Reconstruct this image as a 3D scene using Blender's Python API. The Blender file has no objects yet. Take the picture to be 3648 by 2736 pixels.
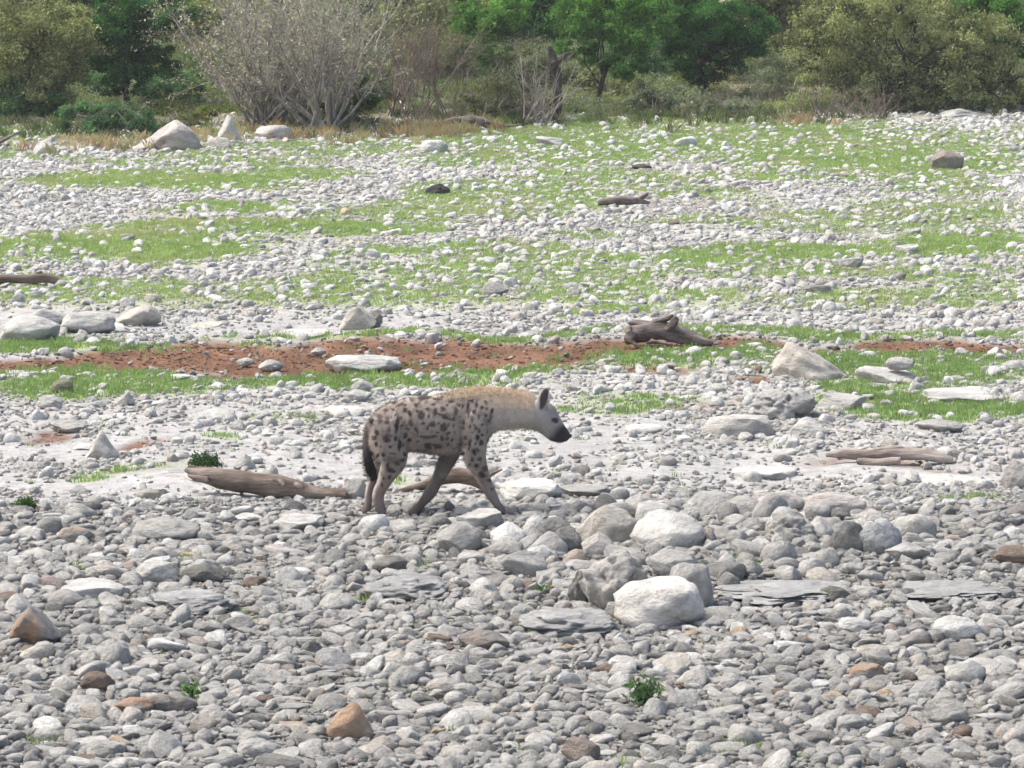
import bpy, math, random
import numpy as np
from mathutils import Vector

# ------------------------------------------------------------------ camera, world, sun, exposure
scn = bpy.context.scene
CAM_H = 4.27
PITCH = math.radians(7.546)
FPX = 14856.0                      # focal length in photo pixels (3648 wide)
cam = bpy.data.cameras.new('camera')
cam.sensor_width = 36.0
cam.lens = 36.0 * FPX / 3648.0
cam.clip_end = 6000
camo = bpy.data.objects.new('camera', cam)
camo.location = (0, 0, CAM_H)
camo.rotation_euler = (math.pi / 2 - PITCH, 0, 0)
scn.collection.objects.link(camo)
scn.camera = camo

SUN_EL, SUN_AZ = 58.0, -78.0       # degrees; azimuth from +Y (away from the camera) towards +X
world = bpy.data.worlds.new('World'); scn.world = world; world.use_nodes = True
wn = world.node_tree
for n in list(wn.nodes): wn.nodes.remove(n)
sky = wn.nodes.new('ShaderNodeTexSky'); sky.sky_type = 'NISHITA'; sky.sun_disc = False
sky.sun_elevation = math.radians(SUN_EL); sky.sun_rotation = math.radians(SUN_AZ)
sky.air_density = 0.8; sky.dust_density = 5.0; sky.ozone_density = 0.4
bg = wn.nodes.new('ShaderNodeBackground'); bg.inputs['Strength'].default_value = 0.15
wo = wn.nodes.new('ShaderNodeOutputWorld')
wn.links.new(sky.outputs[0], bg.inputs[0]); wn.links.new(bg.outputs[0], wo.inputs[0])
sun = bpy.data.lights.new('sun', 'SUN'); sun.energy = 1.3; sun.angle = math.radians(16.0); sun.color = (1.0, 0.99, 0.95)
suno = bpy.data.objects.new('sun', sun); scn.collection.objects.link(suno)
sdir = Vector((math.sin(math.radians(SUN_AZ)) * math.cos(math.radians(SUN_EL)),
               math.cos(math.radians(SUN_AZ)) * math.cos(math.radians(SUN_EL)), math.sin(math.radians(SUN_EL))))
suno.rotation_euler = sdir.to_track_quat('Z', 'Y').to_euler(); suno.location = (-20, 30, 40)
scn.view_settings.view_transform = 'Standard'; scn.view_settings.look = 'None'
scn.view_settings.gamma = 1.0; scn.view_settings.use_curve_mapping = False
scn.view_settings.exposure = 1.17
scn.render.engine = 'CYCLES'
scn.cycles.filter_width = 1.5
scn.cycles.max_bounces = 6; scn.cycles.diffuse_bounces = 3; scn.cycles.glossy_bounces = 2; scn.cycles.transmission_bounces = 3

RNG = np.random.default_rng(7)
random.seed(7)
COL = scn.collection

# ------------------------------------------------------------------ helpers
def lin(r, g, b):
    f = lambda c: (c / 255.0 / 12.92) if c / 255.0 <= 0.04045 else ((c / 255.0 + 0.055) / 1.055) ** 2.4
    return np.array([f(r), f(g), f(b)])

def _h(ix, iy, iz, seed):
    a = (ix.astype(np.int64) * 374761393 + iy.astype(np.int64) * 668265263 + iz.astype(np.int64) * 2147483647 + int(seed) * 974634777) & 0xffffffff
    a = ((a ^ (a >> 13)) * 1274126177) & 0xffffffff
    a = ((a ^ (a >> 16)) * 2246822519) & 0xffffffff
    return ((a ^ (a >> 15)) & 0xffffff) / float(0xffffff)

def vn3(x, y, z, seed=0):
    x, y, z = np.asarray(x, float), np.asarray(y, float), np.asarray(z, float)
    x, y, z = np.broadcast_arrays(x, y, z)
    ix, iy, iz = np.floor(x), np.floor(y), np.floor(z)
    fx, fy, fz = x - ix, y - iy, z - iz
    fx, fy, fz = [t * t * t * (t * (t * 6 - 15) + 10) for t in (fx, fy, fz)]
    r = 0
    for dx in (0, 1):
        for dy in (0, 1):
            for dz in (0, 1):
                w = (fx if dx else 1 - fx) * (fy if dy else 1 - fy) * (fz if dz else 1 - fz)
                r = r + w * _h(ix + dx, iy + dy, iz + dz, seed)
    return r * 2 - 1

def fbm3(x, y, z, oct=4, seed=0, gain=0.5):
    s, a, f, t = 0, 1.0, 1.0, 0
    for k in range(oct):
        s = s + a * vn3(np.asarray(x) * f, np.asarray(y) * f, np.asarray(z) * f, seed + k * 17); t += a; a *= gain; f *= 2.03
    return s / t

def fbm2(x, y, oct=4, seed=0, gain=0.5):
    return fbm3(x, y, 0.37, oct, seed, gain)

def sst(a, b, x):
    t = np.clip((np.asarray(x, float) - a) / (b - a), 0, 1)
    return t * t * (3 - 2 * t)

# projection: D pixels are pixels of a 2212 wide copy of the photograph
DS = 3648.0 / 2212.0
CP, SP = math.cos(PITCH), math.sin(PITCH)
def ray(dx, dy):
    a = dx * DS - 1824.0; b = 1368.0 - dy * DS
    return np.array([a, FPX * CP + b * SP, -FPX * SP + b * CP])
def project(x, y, z):
    x, y, z = np.asarray(x, float), np.asarray(y, float), np.asarray(z, float) - CAM_H
    d = np.maximum(y * CP - z * SP, 0.1); u = y * SP + z * CP
    return (1824.0 + FPX * x / d) / DS, (1368.0 - FPX * u / d) / DS
def on_plane(dx, dy, Y):
    r = ray(dx, dy); return np.array([0, 0, CAM_H]) + r * (Y / r[1])

# hyena zoom pixels -> D pixels
def Z2D(zx, zy): return (1200 + zx / 2.4578) / DS, (1300 + zy / 2.4578) / DS
FOOT_BUMPS = []
def hill(y):
    t = np.clip(np.asarray(y, float) - 63.0, 0, None)
    return np.where(t < 4, t * t / 8 * 0.085, (t - 2) * 0.085) * 1.0 - np.where(t > 90, (t - 90) * 0.085, 0)
def terrain(x, y):
    x = np.asarray(x, float); y = np.asarray(y, float)
    far = 1 - sst(100, 200, y)
    z = hill(y) + 0.06 * fbm2(x / 1.9 + 3.1, y / 3.4, 3, 5) * far + 0.016 * fbm2(x / 0.33, y / 0.5, 3, 11) * far
    z = z + 0.6 * fbm2(x / 14.0, y / 14.0, 2, 61) * sst(68, 95, y) * far
    z = z + 0.10 * np.exp(-((x - 2.25) / 1.6) ** 2 - ((y - 24.1) / 0.9) ** 2)
    for (bx, by, bz, br) in FOOT_BUMPS:
        w = np.exp(-((x - bx) ** 2 + (y - by) ** 2) / (2 * br * br))
        z = z * (1 - w) + bz * w
    return z
def place(dx, dy):
    r = ray(dx, dy); z = 0.0
    for _ in range(14):
        t = (z - CAM_H) / r[2]; p = r * t; z = 0.5 * z + 0.5 * float(terrain(p[0], p[1]))
    t = (z - CAM_H) / r[2]; p = r * t
    return np.array([p[0], p[1], float(terrain(p[0], p[1]))])
def ppm(Y):                     # D pixels per metre at depth Y on the ground
    return FPX / (Y * CP + CAM_H * SP) / DS

def mesh_np(name, V, F, mat=None, smooth=True, tint=None):
    me = bpy.data.meshes.new(name)
    V = np.asarray(V, np.float32); F = np.asarray(F, np.int32)
    n, k = F.shape
    me.vertices.add(len(V)); me.vertices.foreach_set('co', V.ravel())
    me.loops.add(n * k); me.loops.foreach_set('vertex_index', F.ravel())
    me.polygons.add(n); me.polygons.foreach_set('loop_start', np.arange(0, n * k, k, dtype=np.int32))
    me.polygons.foreach_set('use_smooth', np.full(n, bool(smooth)))
    if tint is not None:
        a = me.attributes.new('tint', 'FLOAT_COLOR', 'POINT')
        t = np.ones((len(V), 4), np.float32); t[:, :tint.shape[1]] = tint
        a.data.foreach_set('color', t.ravel())
    me.update(calc_edges=True); me.validate()
    if mat: me.materials.append(mat)
    return me
def link(name, me, parent=None, loc=None):
    o = bpy.data.objects.new(name, me); COL.objects.link(o)
    if loc is not None: o.location = [float(c) for c in loc]
    if parent is not None: o.parent = parent
    return o
def tag(o, label=None, cat=None, group=None, kind=None):
    if label: o['label'] = label
    if cat: o['category'] = cat
    if group: o['group'] = group
    if kind: o['kind'] = kind
    return o
def empty(name, loc):
    o = bpy.data.objects.new(name, None); COL.objects.link(o); o.location = [float(c) for c in loc]
    o.empty_display_size = 0.1
    return o

def nt_of(name):
    m = bpy.data.materials.new(name); m.use_nodes = True
    t = m.node_tree
    for n in list(t.nodes): t.nodes.remove(n)
    return m, t
def nd(t, typ, ins=None, **props):
    n = t.nodes.new(typ)
    for k, v in props.items(): setattr(n, k, v)
    if ins:
        for k, v in ins.items():
            if hasattr(v, 'is_linked'): t.links.new(v, n.inputs[k])
            else: n.inputs[k].default_value = v
    return n
def ramp(t, fac, stops):
    n = t.nodes.new('ShaderNodeValToRGB'); t.links.new(fac, n.inputs[0])
    e = n.color_ramp.elements
    while len(e) < len(stops): e.new(0.5)
    for i, (p, c) in enumerate(stops):
        e[i].position = p; e[i].color = (*c, 1) if len(c) == 3 else c
    return n.outputs[0]
def mixc(t, fac, a, b, typ='MIX'):
    n = t.nodes.new('ShaderNodeMix'); n.data_type = 'RGBA'; n.blend_type = typ
    for sock, v in ((n.inputs[0], fac), (n.inputs[6], a), (n.inputs[7], b)):
        if hasattr(v, 'is_linked'): t.links.new(v, sock)
        else: sock.default_value = v if not isinstance(v, (tuple, list, np.ndarray)) else (*[float(c) for c in v[:3]], 1)
    return n.outputs[2]
def finish(t, col, rough=0.9, bump=None, spec=0.2):
    b = nd(t, 'ShaderNodeBsdfPrincipled', {'Base Color': col, 'Roughness': rough, 'Specular IOR Level': spec})
    if bump: t.links.new(bump, b.inputs['Normal'])
    o = nd(t, 'ShaderNodeOutputMaterial'); t.links.new(b.outputs[0], o.inputs[0])
    return b

# ------------------------------------------------------------------ materials
def make_rock_mat():
    m, t = nt_of('limestone')
    at = nd(t, 'ShaderNodeAttribute', attribute_type='INSTANCER', attribute_name='tint')
    tc = nd(t, 'ShaderNodeTexCoord'); oi = nd(t, 'ShaderNodeObjectInfo')
    off = nd(t, 'ShaderNodeVectorMath', {0: oi.outputs['Random']}, operation='SCALE'); off.inputs['Scale'].default_value = 37.0
    co = nd(t, 'ShaderNodeVectorMath', {0: tc.outputs['Object'], 1: off.outputs[0]}, operation='ADD').outputs[0]
    n1 = nd(t, 'ShaderNodeTexNoise', {'Vector': co, 'Scale': 2.2, 'Detail': 8.0, 'Roughness': 0.65})
    n2 = nd(t, 'ShaderNodeTexNoise', {'Vector': co, 'Scale': 1.1, 'Detail': 4.0})
    n3 = nd(t, 'ShaderNodeTexNoise', {'Vector': co, 'Scale': 9.0, 'Detail': 6.0, 'Roughness': 0.7})
    v1 = ramp(t, n1.outputs[0], [(0.28, (0.60, 0.60, 0.60)), (0.72, (1.20, 1.19, 1.17))])
    c = mixc(t, 1.0, mixc(t, 1.0, at.outputs['Color'], (0.995, 1.005, 0.965), 'MULTIPLY'), v1, 'MULTIPLY')
    v3 = ramp(t, n3.outputs[0], [(0.3, (0.72, 0.71, 0.70)), (0.6, (1.08, 1.08, 1.08))])
    c = mixc(t, 0.7, c, v3, 'MULTIPLY')
    rm = ramp(t, n2.outputs[0], [(0.47, (0, 0, 0)), (0.60, (1, 1, 1))])
    al = nd(t, 'ShaderNodeMath', {0: rm, 1: at.outputs['Alpha']}, operation='MULTIPLY')
    c = mixc(t, al.outputs[0], c, (0.37, 0.245, 0.16))
    nb = nd(t, 'ShaderNodeTexNoise', {'Vector': co, 'Scale': 7.0, 'Detail': 8.0, 'Roughness': 0.68})
    bp = nd(t, 'ShaderNodeBump', {'Height': nb.outputs[0], 'Strength': 0.8, 'Distance': 0.06})
    finish(t, c, 0.92, bp.outputs[0], 0.15)
    return m
M_ROCK = make_rock_mat()

def make_ground_mat():
    m, t = nt_of('stony_ground')
    at = nd(t, 'ShaderNodeAttribute', attribute_type='GEOMETRY', attribute_name='tint')
    tc = nd(t, 'ShaderNodeTexCoord'); co = tc.outputs['Object']
    n1 = nd(t, 'ShaderNodeTexNoise', {'Vector': co, 'Scale': 9.0, 'Detail': 8.0, 'Roughness': 0.7})
    n2 = nd(t, 'ShaderNodeTexNoise', {'Vector': co, 'Scale': 48.0, 'Detail': 5.0, 'Roughness': 0.7})
    c = mixc(t, 1.0, at.outputs['Color'], ramp(t, n1.outputs[0], [(0.3, (0.66, 0.65, 0.63)), (0.7, (1.2, 1.2, 1.2))]), 'MULTIPLY')
    c = mixc(t, 0.8, c, ramp(t, n2.outputs[0], [(0.32, (0.6, 0.58, 0.56)), (0.62, (1.12, 1.12, 1.12))]), 'MULTIPLY')
    bp = nd(t, 'ShaderNodeBump', {'Height': n2.outputs[0], 'Strength': 0.6, 'Distance': 0.03})
    bp2 = nd(t, 'ShaderNodeBump', {'Height': n1.outputs[0], 'Strength': 0.4, 'Distance': 0.05, 'Normal': bp.outputs[0]})
    finish(t, c, 0.95, bp2.outputs[0], 0.1)
    return m
M_GROUND = make_ground_mat()

def make_leaf_mat(name, attr='GEOMETRY', trans=0.35):
    m, t = nt_of(name)
    at = nd(t, 'ShaderNodeAttribute', attribute_type=attr, attribute_name='tint')
    d = nd(t, 'ShaderNodeBsdfDiffuse', {'Color': at.outputs['Color'], 'Roughness': 0.6})
    tr = nd(t, 'ShaderNodeBsdfTranslucent', {'Color': mixc(t, 1.0, at.outputs['Color'], (1.15, 1.2, 0.7), 'MULTIPLY')})
    mx = nd(t, 'ShaderNodeMixShader', {0: trans, 1: d.outputs[0], 2: tr.outputs[0]})
    o = nd(t, 'ShaderNodeOutputMaterial'); t.links.new(mx.outputs[0], o.inputs[0])
    return m
M_LEAF = make_leaf_mat('leaf')
M_GRASS = make_leaf_mat('grass_blade', 'INSTANCER', 0.4)

def make_wood_mat(name, c0, c1, stretch=(2, 22, 22), bump=0.5):
    m, t = nt_of(name)
    tc = nd(t, 'ShaderNodeTexCoord')
    mp = nd(t, 'ShaderNodeMapping', {'Vector': tc.outputs['Object'], 'Scale': stretch})
    n1 = nd(t, 'ShaderNodeTexNoise', {'Vector': mp.outputs[0], 'Scale': 1.0, 'Detail': 8.0, 'Roughness': 0.7})
    n2 = nd(t, 'ShaderNodeTexNoise', {'Vector': tc.outputs['Object'], 'Scale': 5.0, 'Detail': 4.0})
    c = mixc(t, ramp(t, n1.outputs[0], [(0.35, (0, 0, 0)), (0.65, (1, 1, 1))]), c0, c1)
    c = mixc(t, 0.8, c, ramp(t, n2.outputs[0], [(0.35, (0.6, 0.56, 0.53)), (0.65, (1.15, 1.15, 1.15))]), 'MULTIPLY')
    bp = nd(t, 'ShaderNodeBump', {'Height': n1.outputs[0], 'Strength': bump, 'Distance': 0.03})
    finish(t, c, 0.9, bp.outputs[0], 0.15)
    return m
M_LOG = make_wood_mat('weathered_log', (0.10, 0.072, 0.053), (0.32, 0.265, 0.22), (3.0, 17, 17), 1.0)
M_DARKLOG = make_wood_mat('dark_log', (0.10, 0.075, 0.06), (0.22, 0.18, 0.15))
M_GREYLOG = make_wood_mat('grey_driftwood', (0.085, 0.07, 0.06), (0.30, 0.26, 0.235), (5, 16, 16), 1.0)
M_BARK = make_wood_mat('dark_bark', (0.035, 0.03, 0.025), (0.10, 0.085, 0.07), (20, 20, 3))
M_TWIG = make_wood_mat('grey_twig', (0.17, 0.145, 0.13), (0.40, 0.37, 0.33), (20, 20, 3))
M_SILVER = make_wood_mat('silver_twig', (0.18, 0.16, 0.14), (0.46, 0.43, 0.385), (20, 20, 3))
M_BROWNTWIG = make_wood_mat('brown_twig', (0.14, 0.11, 0.09), (0.31, 0.255, 0.22), (20, 20, 3))
M_PALETWIG = make_wood_mat('pale_twig', (0.22, 0.21, 0.16), (0.42, 0.40, 0.32), (20, 20, 3))

# ------------------------------------------------------------------ ground cover, laid out on the plain
def ell(px, py, L):
    r = np.zeros_like(px)
    for e in L:
        cx, cy, rx, ry = e[:4]; w = e[4] if len(e) > 4 else 1.0
        d = ((px - cx) / rx) ** 2 + ((py - cy) / ry) ** 2
        r = np.maximum(r, w * sst(1.5, 0.45, np.sqrt(d)))
    return r
GRASS = [(350, 395, 340, 20), (600, 378, 220, 14, .8), (250, 530, 360, 30), (560, 495, 330, 17), (520, 455, 190, 12), (740, 492, 260, 16),
         (1500, 300, 760, 45, .75), (1900, 335, 360, 50, .85), (1750, 548, 330, 18), (2100, 530, 170, 30), (1500, 558, 270, 14), (1150, 578, 230, 14, .6),
         (1350, 668, 140, 12), (1700, 650, 250, 12, .5), (2000, 640, 280, 22, .6), (1700, 480, 420, 18, .55), (2000, 470, 260, 40, .6), (1150, 340, 300, 20, .7),
         (900, 318, 260, 12, .5), (1000, 545, 260, 12, .6), (1150, 395, 200, 10, .5),
         (110, 752, 240, 15), (380, 742, 220, 10, .7), (1000, 720, 560, 7, .9), (1700, 727, 330, 12), (2100, 728, 180, 9, .8),
         (250, 835, 330, 26), (120, 812, 140, 12), (750, 830, 380, 17), (1100, 808, 190, 14), (1450, 778, 260, 24), (1950, 795, 280, 34),
         (2100, 870, 200, 25), (1900, 888, 170, 20, .9), (1350, 872, 130, 18, .65), (1280, 890, 120, 10, .6), (1900, 850, 120, 16), (2150, 770, 120, 16, .8),
         (300, 1025, 170, 11, .6), (210, 1046, 70, 10, .65), (500, 960, 60, 8, .5), (880, 1030, 60, 7, .7), (2050, 1070, 80, 10, .6), (620, 915, 60, 8, .5),
         (920, 1215, 55, 9, .75), (780, 1282, 45, 10, .7), (1570, 1245, 50, 8, .7), (1840, 1172, 40, 8, .7), (1950, 1165, 40, 8, .6), (60, 1285, 80, 12, .6), (170, 1625, 70, 14, .7),
         (1640, 1600, 130, 14, .65), (1450, 1640, 80, 14, .6), (400, 1500, 60, 10, .7), (1140, 1305, 50, 8, .6), (250, 1240, 60, 8, .5), (1790, 1400, 50, 8, .5), (60, 1640, 90, 10, .5), (890, 1600, 60, 9, .4)]
DIRT_LINE = [(-300, 800, 16), (0, 796, 13), (160, 788, 17), (300, 772, 27), (430, 768, 35), (600, 772, 36), (800, 770, 38), (1000, 768, 36), (1150, 765, 34), (1300, 755, 24), (1420, 752, 15), (1560, 750, 13), (1640, 748, 8),
             (1720, 756, 4), (1780, 750, 8), (1900, 741, 14), (2020, 742, 10), (2130, 748, 10), (2212, 748, 10), (2500, 746, 8)]
DIRT = [(340, 976, 70, 9), (150, 938, 50, 12, .9), (1640, 832, 60, 12), (1880, 862, 40, 9, .8), (1400, 806, 140, 7, .8), (1250, 800, 120, 9, .8), (680, 912, 45, 6, .8), (1900, 1010, 160, 10, .6),
        (1480, 885, 90, 9, .5), (470, 805, 120, 10), (1110, 690, 180, 10, .2), (1120, 480, 120, 12, .4), (1380, 485, 160, 14, .3), (400, 300, 260, 14, .35), (560, 285, 200, 18, .5), (900, 285, 220, 14, .6), (1330, 500, 90, 8, .3)]
SAND = [(950, 1000, 480, 26, .85), (300, 1055, 440, 36), (250, 962, 380, 16), (620, 700, 520, 20, .9), (100, 700, 200, 34), (1180, 965, 260, 40, .9), (1700, 1022, 560, 15), (880, 1010, 220, 40, .8), (1350, 930, 180, 18, .7), (560, 895, 260, 14, .7),
        (420, 1310, 150, 40, .8), (880, 1285, 130, 26, .7), (1700, 1290, 230, 38, .9), (1950, 1300, 200, 30, .6), (640, 1000, 260, 16, .7), (1600, 990, 200, 14, .5), (300, 900, 300, 8, .5)]
def cover(x, y):
    x = np.asarray(x, float); y = np.asarray(y, float)
    px, py = project(x, y, hill(y))
    sx = 1.0 / np.maximum(ppm(np.maximum(y, 5)), 1)
    w1 = fbm2(x * 0.9, y * 0.42, 4, 21); w2 = fbm2(x * 0.9 + 9, y * 0.42 + 4, 4, 22)
    qx = px + w1 * 0.55 / sx; qy = py + w2 * 0.13 / sx
    g = ell(qx, qy, GRASS)
    patch = fbm2(x * .55, y * 0.40, 5, 31, .6)
    field = sst(690, 640, py) * sst(235, 300, py)
    gn = sst(-0.06, 0.20, patch + .07 * fbm2(x * 2.2, y * 1.1, 3, 131) + .10 * sst(900, 1900, px) * sst(640, 300, py)) * field * 0.58
    g = np.maximum(g * sst(-0.75, -0.15, patch + 0.3 * g), gn)
    g = np.maximum(g, 0.35 * sst(0.15, 0.5, fbm2(x * 2.1, y * 1.2, 4, 37)) * sst(1060, 1110, py))
    ly = np.interp(qx, [p[0] for p in DIRT_LINE], [p[1] for p in DIRT_LINE]); lh = np.interp(qx, [p[0] for p in DIRT_LINE], [p[2] for p in DIRT_LINE])
    e = np.abs(py + w2 * 9 + vn3(x * 6, y * 2.5, 0.5, 9) * 4 - ly) / lh
    d = np.maximum(sst(1.3, 0.8, e + .5 * fbm2(x * 2.5, y * 1.2, 4, 43)), ell(qx, qy, DIRT) * sst(-0.5, 0.1, fbm2(x * 3, y * 1.5, 3, 41)))
    s = ell(qx, qy, SAND)
    wood = sst(295, 240, py + (px - 1100) * 0.026)
    return np.clip(g, 0, 1), np.clip(d, 0, 1), np.clip(s, 0, 1), wood, px, py

# ------------------------------------------------------------------ hyena pose constants (needed for the ground under the paws)
zx0, zy0 = 405, 1316
_r = ray(*Z2D(zx0, zy0)); HY = float((_r * (-CAM_H / _r[2]))[1]) + 0.09
def HP(zx, zy, yo=0.0):
    d = Z2D(zx, zy); return on_plane(d[0], d[1], HY + yo)
HM = 1.0 / (ppm(HY) * DS * 2.4578)            # metres per zoom pixel
for (zx, zy, yo) in ((405, 1314, -0.09), (1455, 1306, -0.08), (662, 1352, 0.055), (262, 1306, 0.075)):
    p = HP(zx, zy, yo); FOOT_BUMPS.append((p[0], p[1], p[2], 0.085))

# ------------------------------------------------------------------ ground sheet
def build_ground():
    ys = np.concatenate([np.linspace(-40, 15.5, 12), 1.0 / np.linspace(1 / 16.5, 1 / 98.0, 470), np.geomspace(102, 420, 24)])
    ti = np.linspace(-1, 1, 430)
    outer = np.geomspace(1.08, 3.0, 12)
    ts = np.concatenate([-outer[::-1], ti, outer])
    hw = np.minimum(0.155 * np.maximum(ys, 16) * np.where(ys > 100, 1 + (ys - 100) / 160.0, 1), 108)
    X = hw[:, None] * ts[None, :]; Y = np.repeat(ys[:, None], len(ts), 1)
    Z = terrain(X, Y)
    g, d, s, wood, px, py = cover(X, Y)
    nse = fbm2(X * 2.2, Y * 1.4, 4, 51)[..., None]
    base = np.array([0.42, 0.415, 0.395]) * (1 + 0.25 * nse)
    fore = sst(1050, 1130, py)[..., None]
    base = base * (1 - fore) + np.array([0.42, 0.41, 0.39]) * (1 + .3 * nse) * fore
    sandc = np.array([0.425, 0.425, 0.41]) * (1 + 0.15 * nse)
    sandc = sandc * (1 - fore * 0.35)
    c = base * (1 - s[..., None]) + sandc * s[..., None]
    pk = sst(0.05, 0.4, fbm2(X * 0.8, Y * 0.5, 3, 71))[..., None] * sst(690, 660, py)[..., None] * .55
    c = c * (1 - pk) + np.array([0.42, 0.36, 0.28]) * pk
    gc = np.array([0.31, 0.385, 0.175]) * (1 + 0.3 * nse)
    c = c * (1 - g[..., None]) + gc * g[..., None]
    dc = np.array([0.20, 0.112, 0.07]) * (1 + 0.7 * fbm2(X * 5, Y * 2.5, 4, 53))[..., None]
    c = c * (1 - d[..., None]) + dc * d[..., None]
    wc = np.array([0.20, 0.195, 0.125]) * (1 + 0.4 * nse)
    c = c * (1 - wood[..., None]) + wc * wood[..., None]
    Z = Z + 0.012 * d * fbm2(X * 7, Y * 5, 3, 57) - 0.02 * d
    nr, nc = X.shape
    V = np.stack([X, Y, Z], -1).reshape(-1, 3)
    i = np.arange(nr * nc).reshape(nr, nc)
    F = np.stack([i[:-1, :-1], i[:-1, 1:], i[1:, 1:], i[1:, :-1]], -1).reshape(-1, 4)
    me = mesh_np('ground', V, F, M_GROUND, True, np.clip(c.reshape(-1, 3), 0, 1))
    return tag(link('ground', me), kind='structure')
build_ground()

# ------------------------------------------------------------------ rocks
_ICO = {}
def ico(sub):
    if sub not in _ICO:
        import bmesh
        bm = bmesh.new(); bmesh.ops.create_icosphere(bm, subdivisions=sub, radius=1.0)
        bm.verts.ensure_lookup_table()
        V = np.array([v.co[:] for v in bm.verts]); F = np.array([[v.index for v in f.verts] for f in bm.faces])
        bm.free(); _ICO[sub] = (V / np.linalg.norm(V, axis=1)[:, None], F)
    return _ICO[sub]
def rock_verts(seed, sub, shape, peak=None):
    """unit rock: x, y in [-.5,.5], z in [-.25,.75]"""
    rg = np.random.default_rng(seed)
    V, F = ico(sub); V = V.copy()
    o = rg.uniform(-50, 50, 3)
    am = {'round': .26, 'angular': .26, 'slab': .30, 'gnarled': .42, 'lump': .36}[shape]
    r = 1 + am * fbm3(V[:, 0] * 1.1 + o[0], V[:, 1] * 1.1 + o[1], V[:, 2] * 1.1 + o[2], 3, seed)
    if shape == 'gnarled':
        r -= 0.55 * np.clip(fbm3(V[:, 0] * 2.3 + o[1], V[:, 1] * 2.3 + o[2], V[:, 2] * 2.3 + o[0], 3, seed + 3), 0, 1)
    V = V * r[:, None]
    ncut = {'round': 9, 'angular': 16, 'slab': 15, 'gnarled': 7, 'lump': 9}[shape]
    for k in range(ncut):
        n = rg.normal(size=3)
        if shape == 'slab': n[2] *= 0.7
        n /= np.linalg.norm(n)
        d = rg.uniform(.58, .9) if shape in ('angular', 'slab') else rg.uniform(.68, .96)
        if shape == 'slab' and k < 2:
            n = np.array([rg.normal() * .12, rg.normal() * .12, 1 if k == 0 else -1.]); n /= np.linalg.norm(n); d = .42
        ex = V @ n - d
        V = V - np.outer(np.where(ex > 0, ex * (.96 if shape in ('angular', 'slab') else .8), 0), n)
    q = V * 3.4 + o
    V = V * (1 + (.075 if shape != 'gnarled' else .16) * fbm3(q[:, 0], q[:, 1], q[:, 2], 3, seed + 9)[:, None])
    if sub >= 4:
        q = V * 9 + o
        V = V * (1 + .035 * fbm3(q[:, 0], q[:, 1], q[:, 2], 3, seed + 19)[:, None])
    lo, hi = V.min(0), V.max(0); V = (V - lo) / (hi - lo); V[:, :2] -= .5
    if peak is not None:
        f = np.clip(1.0 - peak[1] * np.abs(V[:, 0] - peak[0]), .25, 1)
        V[:, 2] *= f
        V[:, 2] /= V[:, 2].max()
    V[:, 2] -= .25
    return V, F
def rock_mesh(name, seed, sub, shape, peak=None):
    V, F = rock_verts(seed, sub, shape, peak)
    return mesh_np(name, V, F, M_ROCK, True)

PROTO, PKIND = [], []
for i in range(28):
    sh = ['round', 'angular', 'lump', 'slab', 'angular', 'lump', 'angular'][i % 7]
    PROTO.append(rock_mesh('stone_shape_%02d' % i, 100 + i * 7, 3, sh)); PKIND.append(sh)
SMALL = [rock_mesh('pebble_shape_%02d' % i, 500 + i * 5, 2, ['round', 'angular', 'lump', 'slab'][i % 4]) for i in range(12)]

def scatter(name, protos, P, idx, rot, scl, tint):
    n = len(P)
    me = bpy.data.meshes.new(name); me.vertices.add(n); me.vertices.foreach_set('co', np.asarray(P, np.float32).ravel())
    for nm, typ, arr, key in (('pid', 'INT', np.asarray(idx, np.int32), 'value'), ('rot', 'FLOAT_VECTOR', np.asarray(rot, np.float32), 'vector'),
                              ('scl', 'FLOAT_VECTOR', np.asarray(scl, np.float32), 'vector'), ('tint', 'FLOAT_COLOR', np.asarray(tint, np.float32), 'color')):
        a = me.attributes.new(nm, typ, 'POINT'); a.data.foreach_set(key, arr.ravel())
    c = bpy.data.collections.new(name + '_shapes')
    for k, pm in enumerate(protos):
        c.objects.link(bpy.data.objects.new('%s_shape_%03d' % (name, k), pm))
    ng = bpy.data.node_groups.new(name + '_scatter', 'GeometryNodeTree')
    ng.interface.new_socket('Geometry', in_out='INPUT', socket_type='NodeSocketGeometry')
    ng.interface.new_socket('Geometry', in_out='OUTPUT', socket_type='NodeSocketGeometry')
    gi = ng.nodes.new('NodeGroupInput'); go = ng.nodes.new('NodeGroupOutput')
    ci = ng.nodes.new('GeometryNodeCollectionInfo'); ci.inputs['Collection'].default_value = c
    ci.inputs['Separate Children'].default_value = True; ci.inputs['Reset Children'].default_value = True
    ip = ng.nodes.new('GeometryNodeInstanceOnPoints'); ip.inputs['Pick Instance'].default_value = True
    def na(nm, typ):
        q = ng.nodes.new('GeometryNodeInputNamedAttribute'); q.data_type = typ; q.inputs['Name'].default_value = nm
        return [s for s in q.outputs if s.enabled and s.name == 'Attribute'][0]
    e2r = ng.nodes.new('FunctionNodeEulerToRotation')
    L = ng.links.new
    L(na('rot', 'FLOAT_VECTOR'), e2r.inputs[0]); L(e2r.outputs[0], ip.inputs['Rotation'])
    L(na('scl', 'FLOAT_VECTOR'), ip.inputs['Scale']); L(na('pid', 'INT'), ip.inputs['Instance Index'])
    L(gi.outputs[0], ip.inputs['Points']); L(ci.outputs[0], ip.inputs['Instance']); L(ip.outputs[0], go.inputs[0])
    o = link(name, me); md = o.modifiers.new('scatter', 'NODES'); md.node_group = ng
    o['kind'] = 'stuff'
    return o

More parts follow.
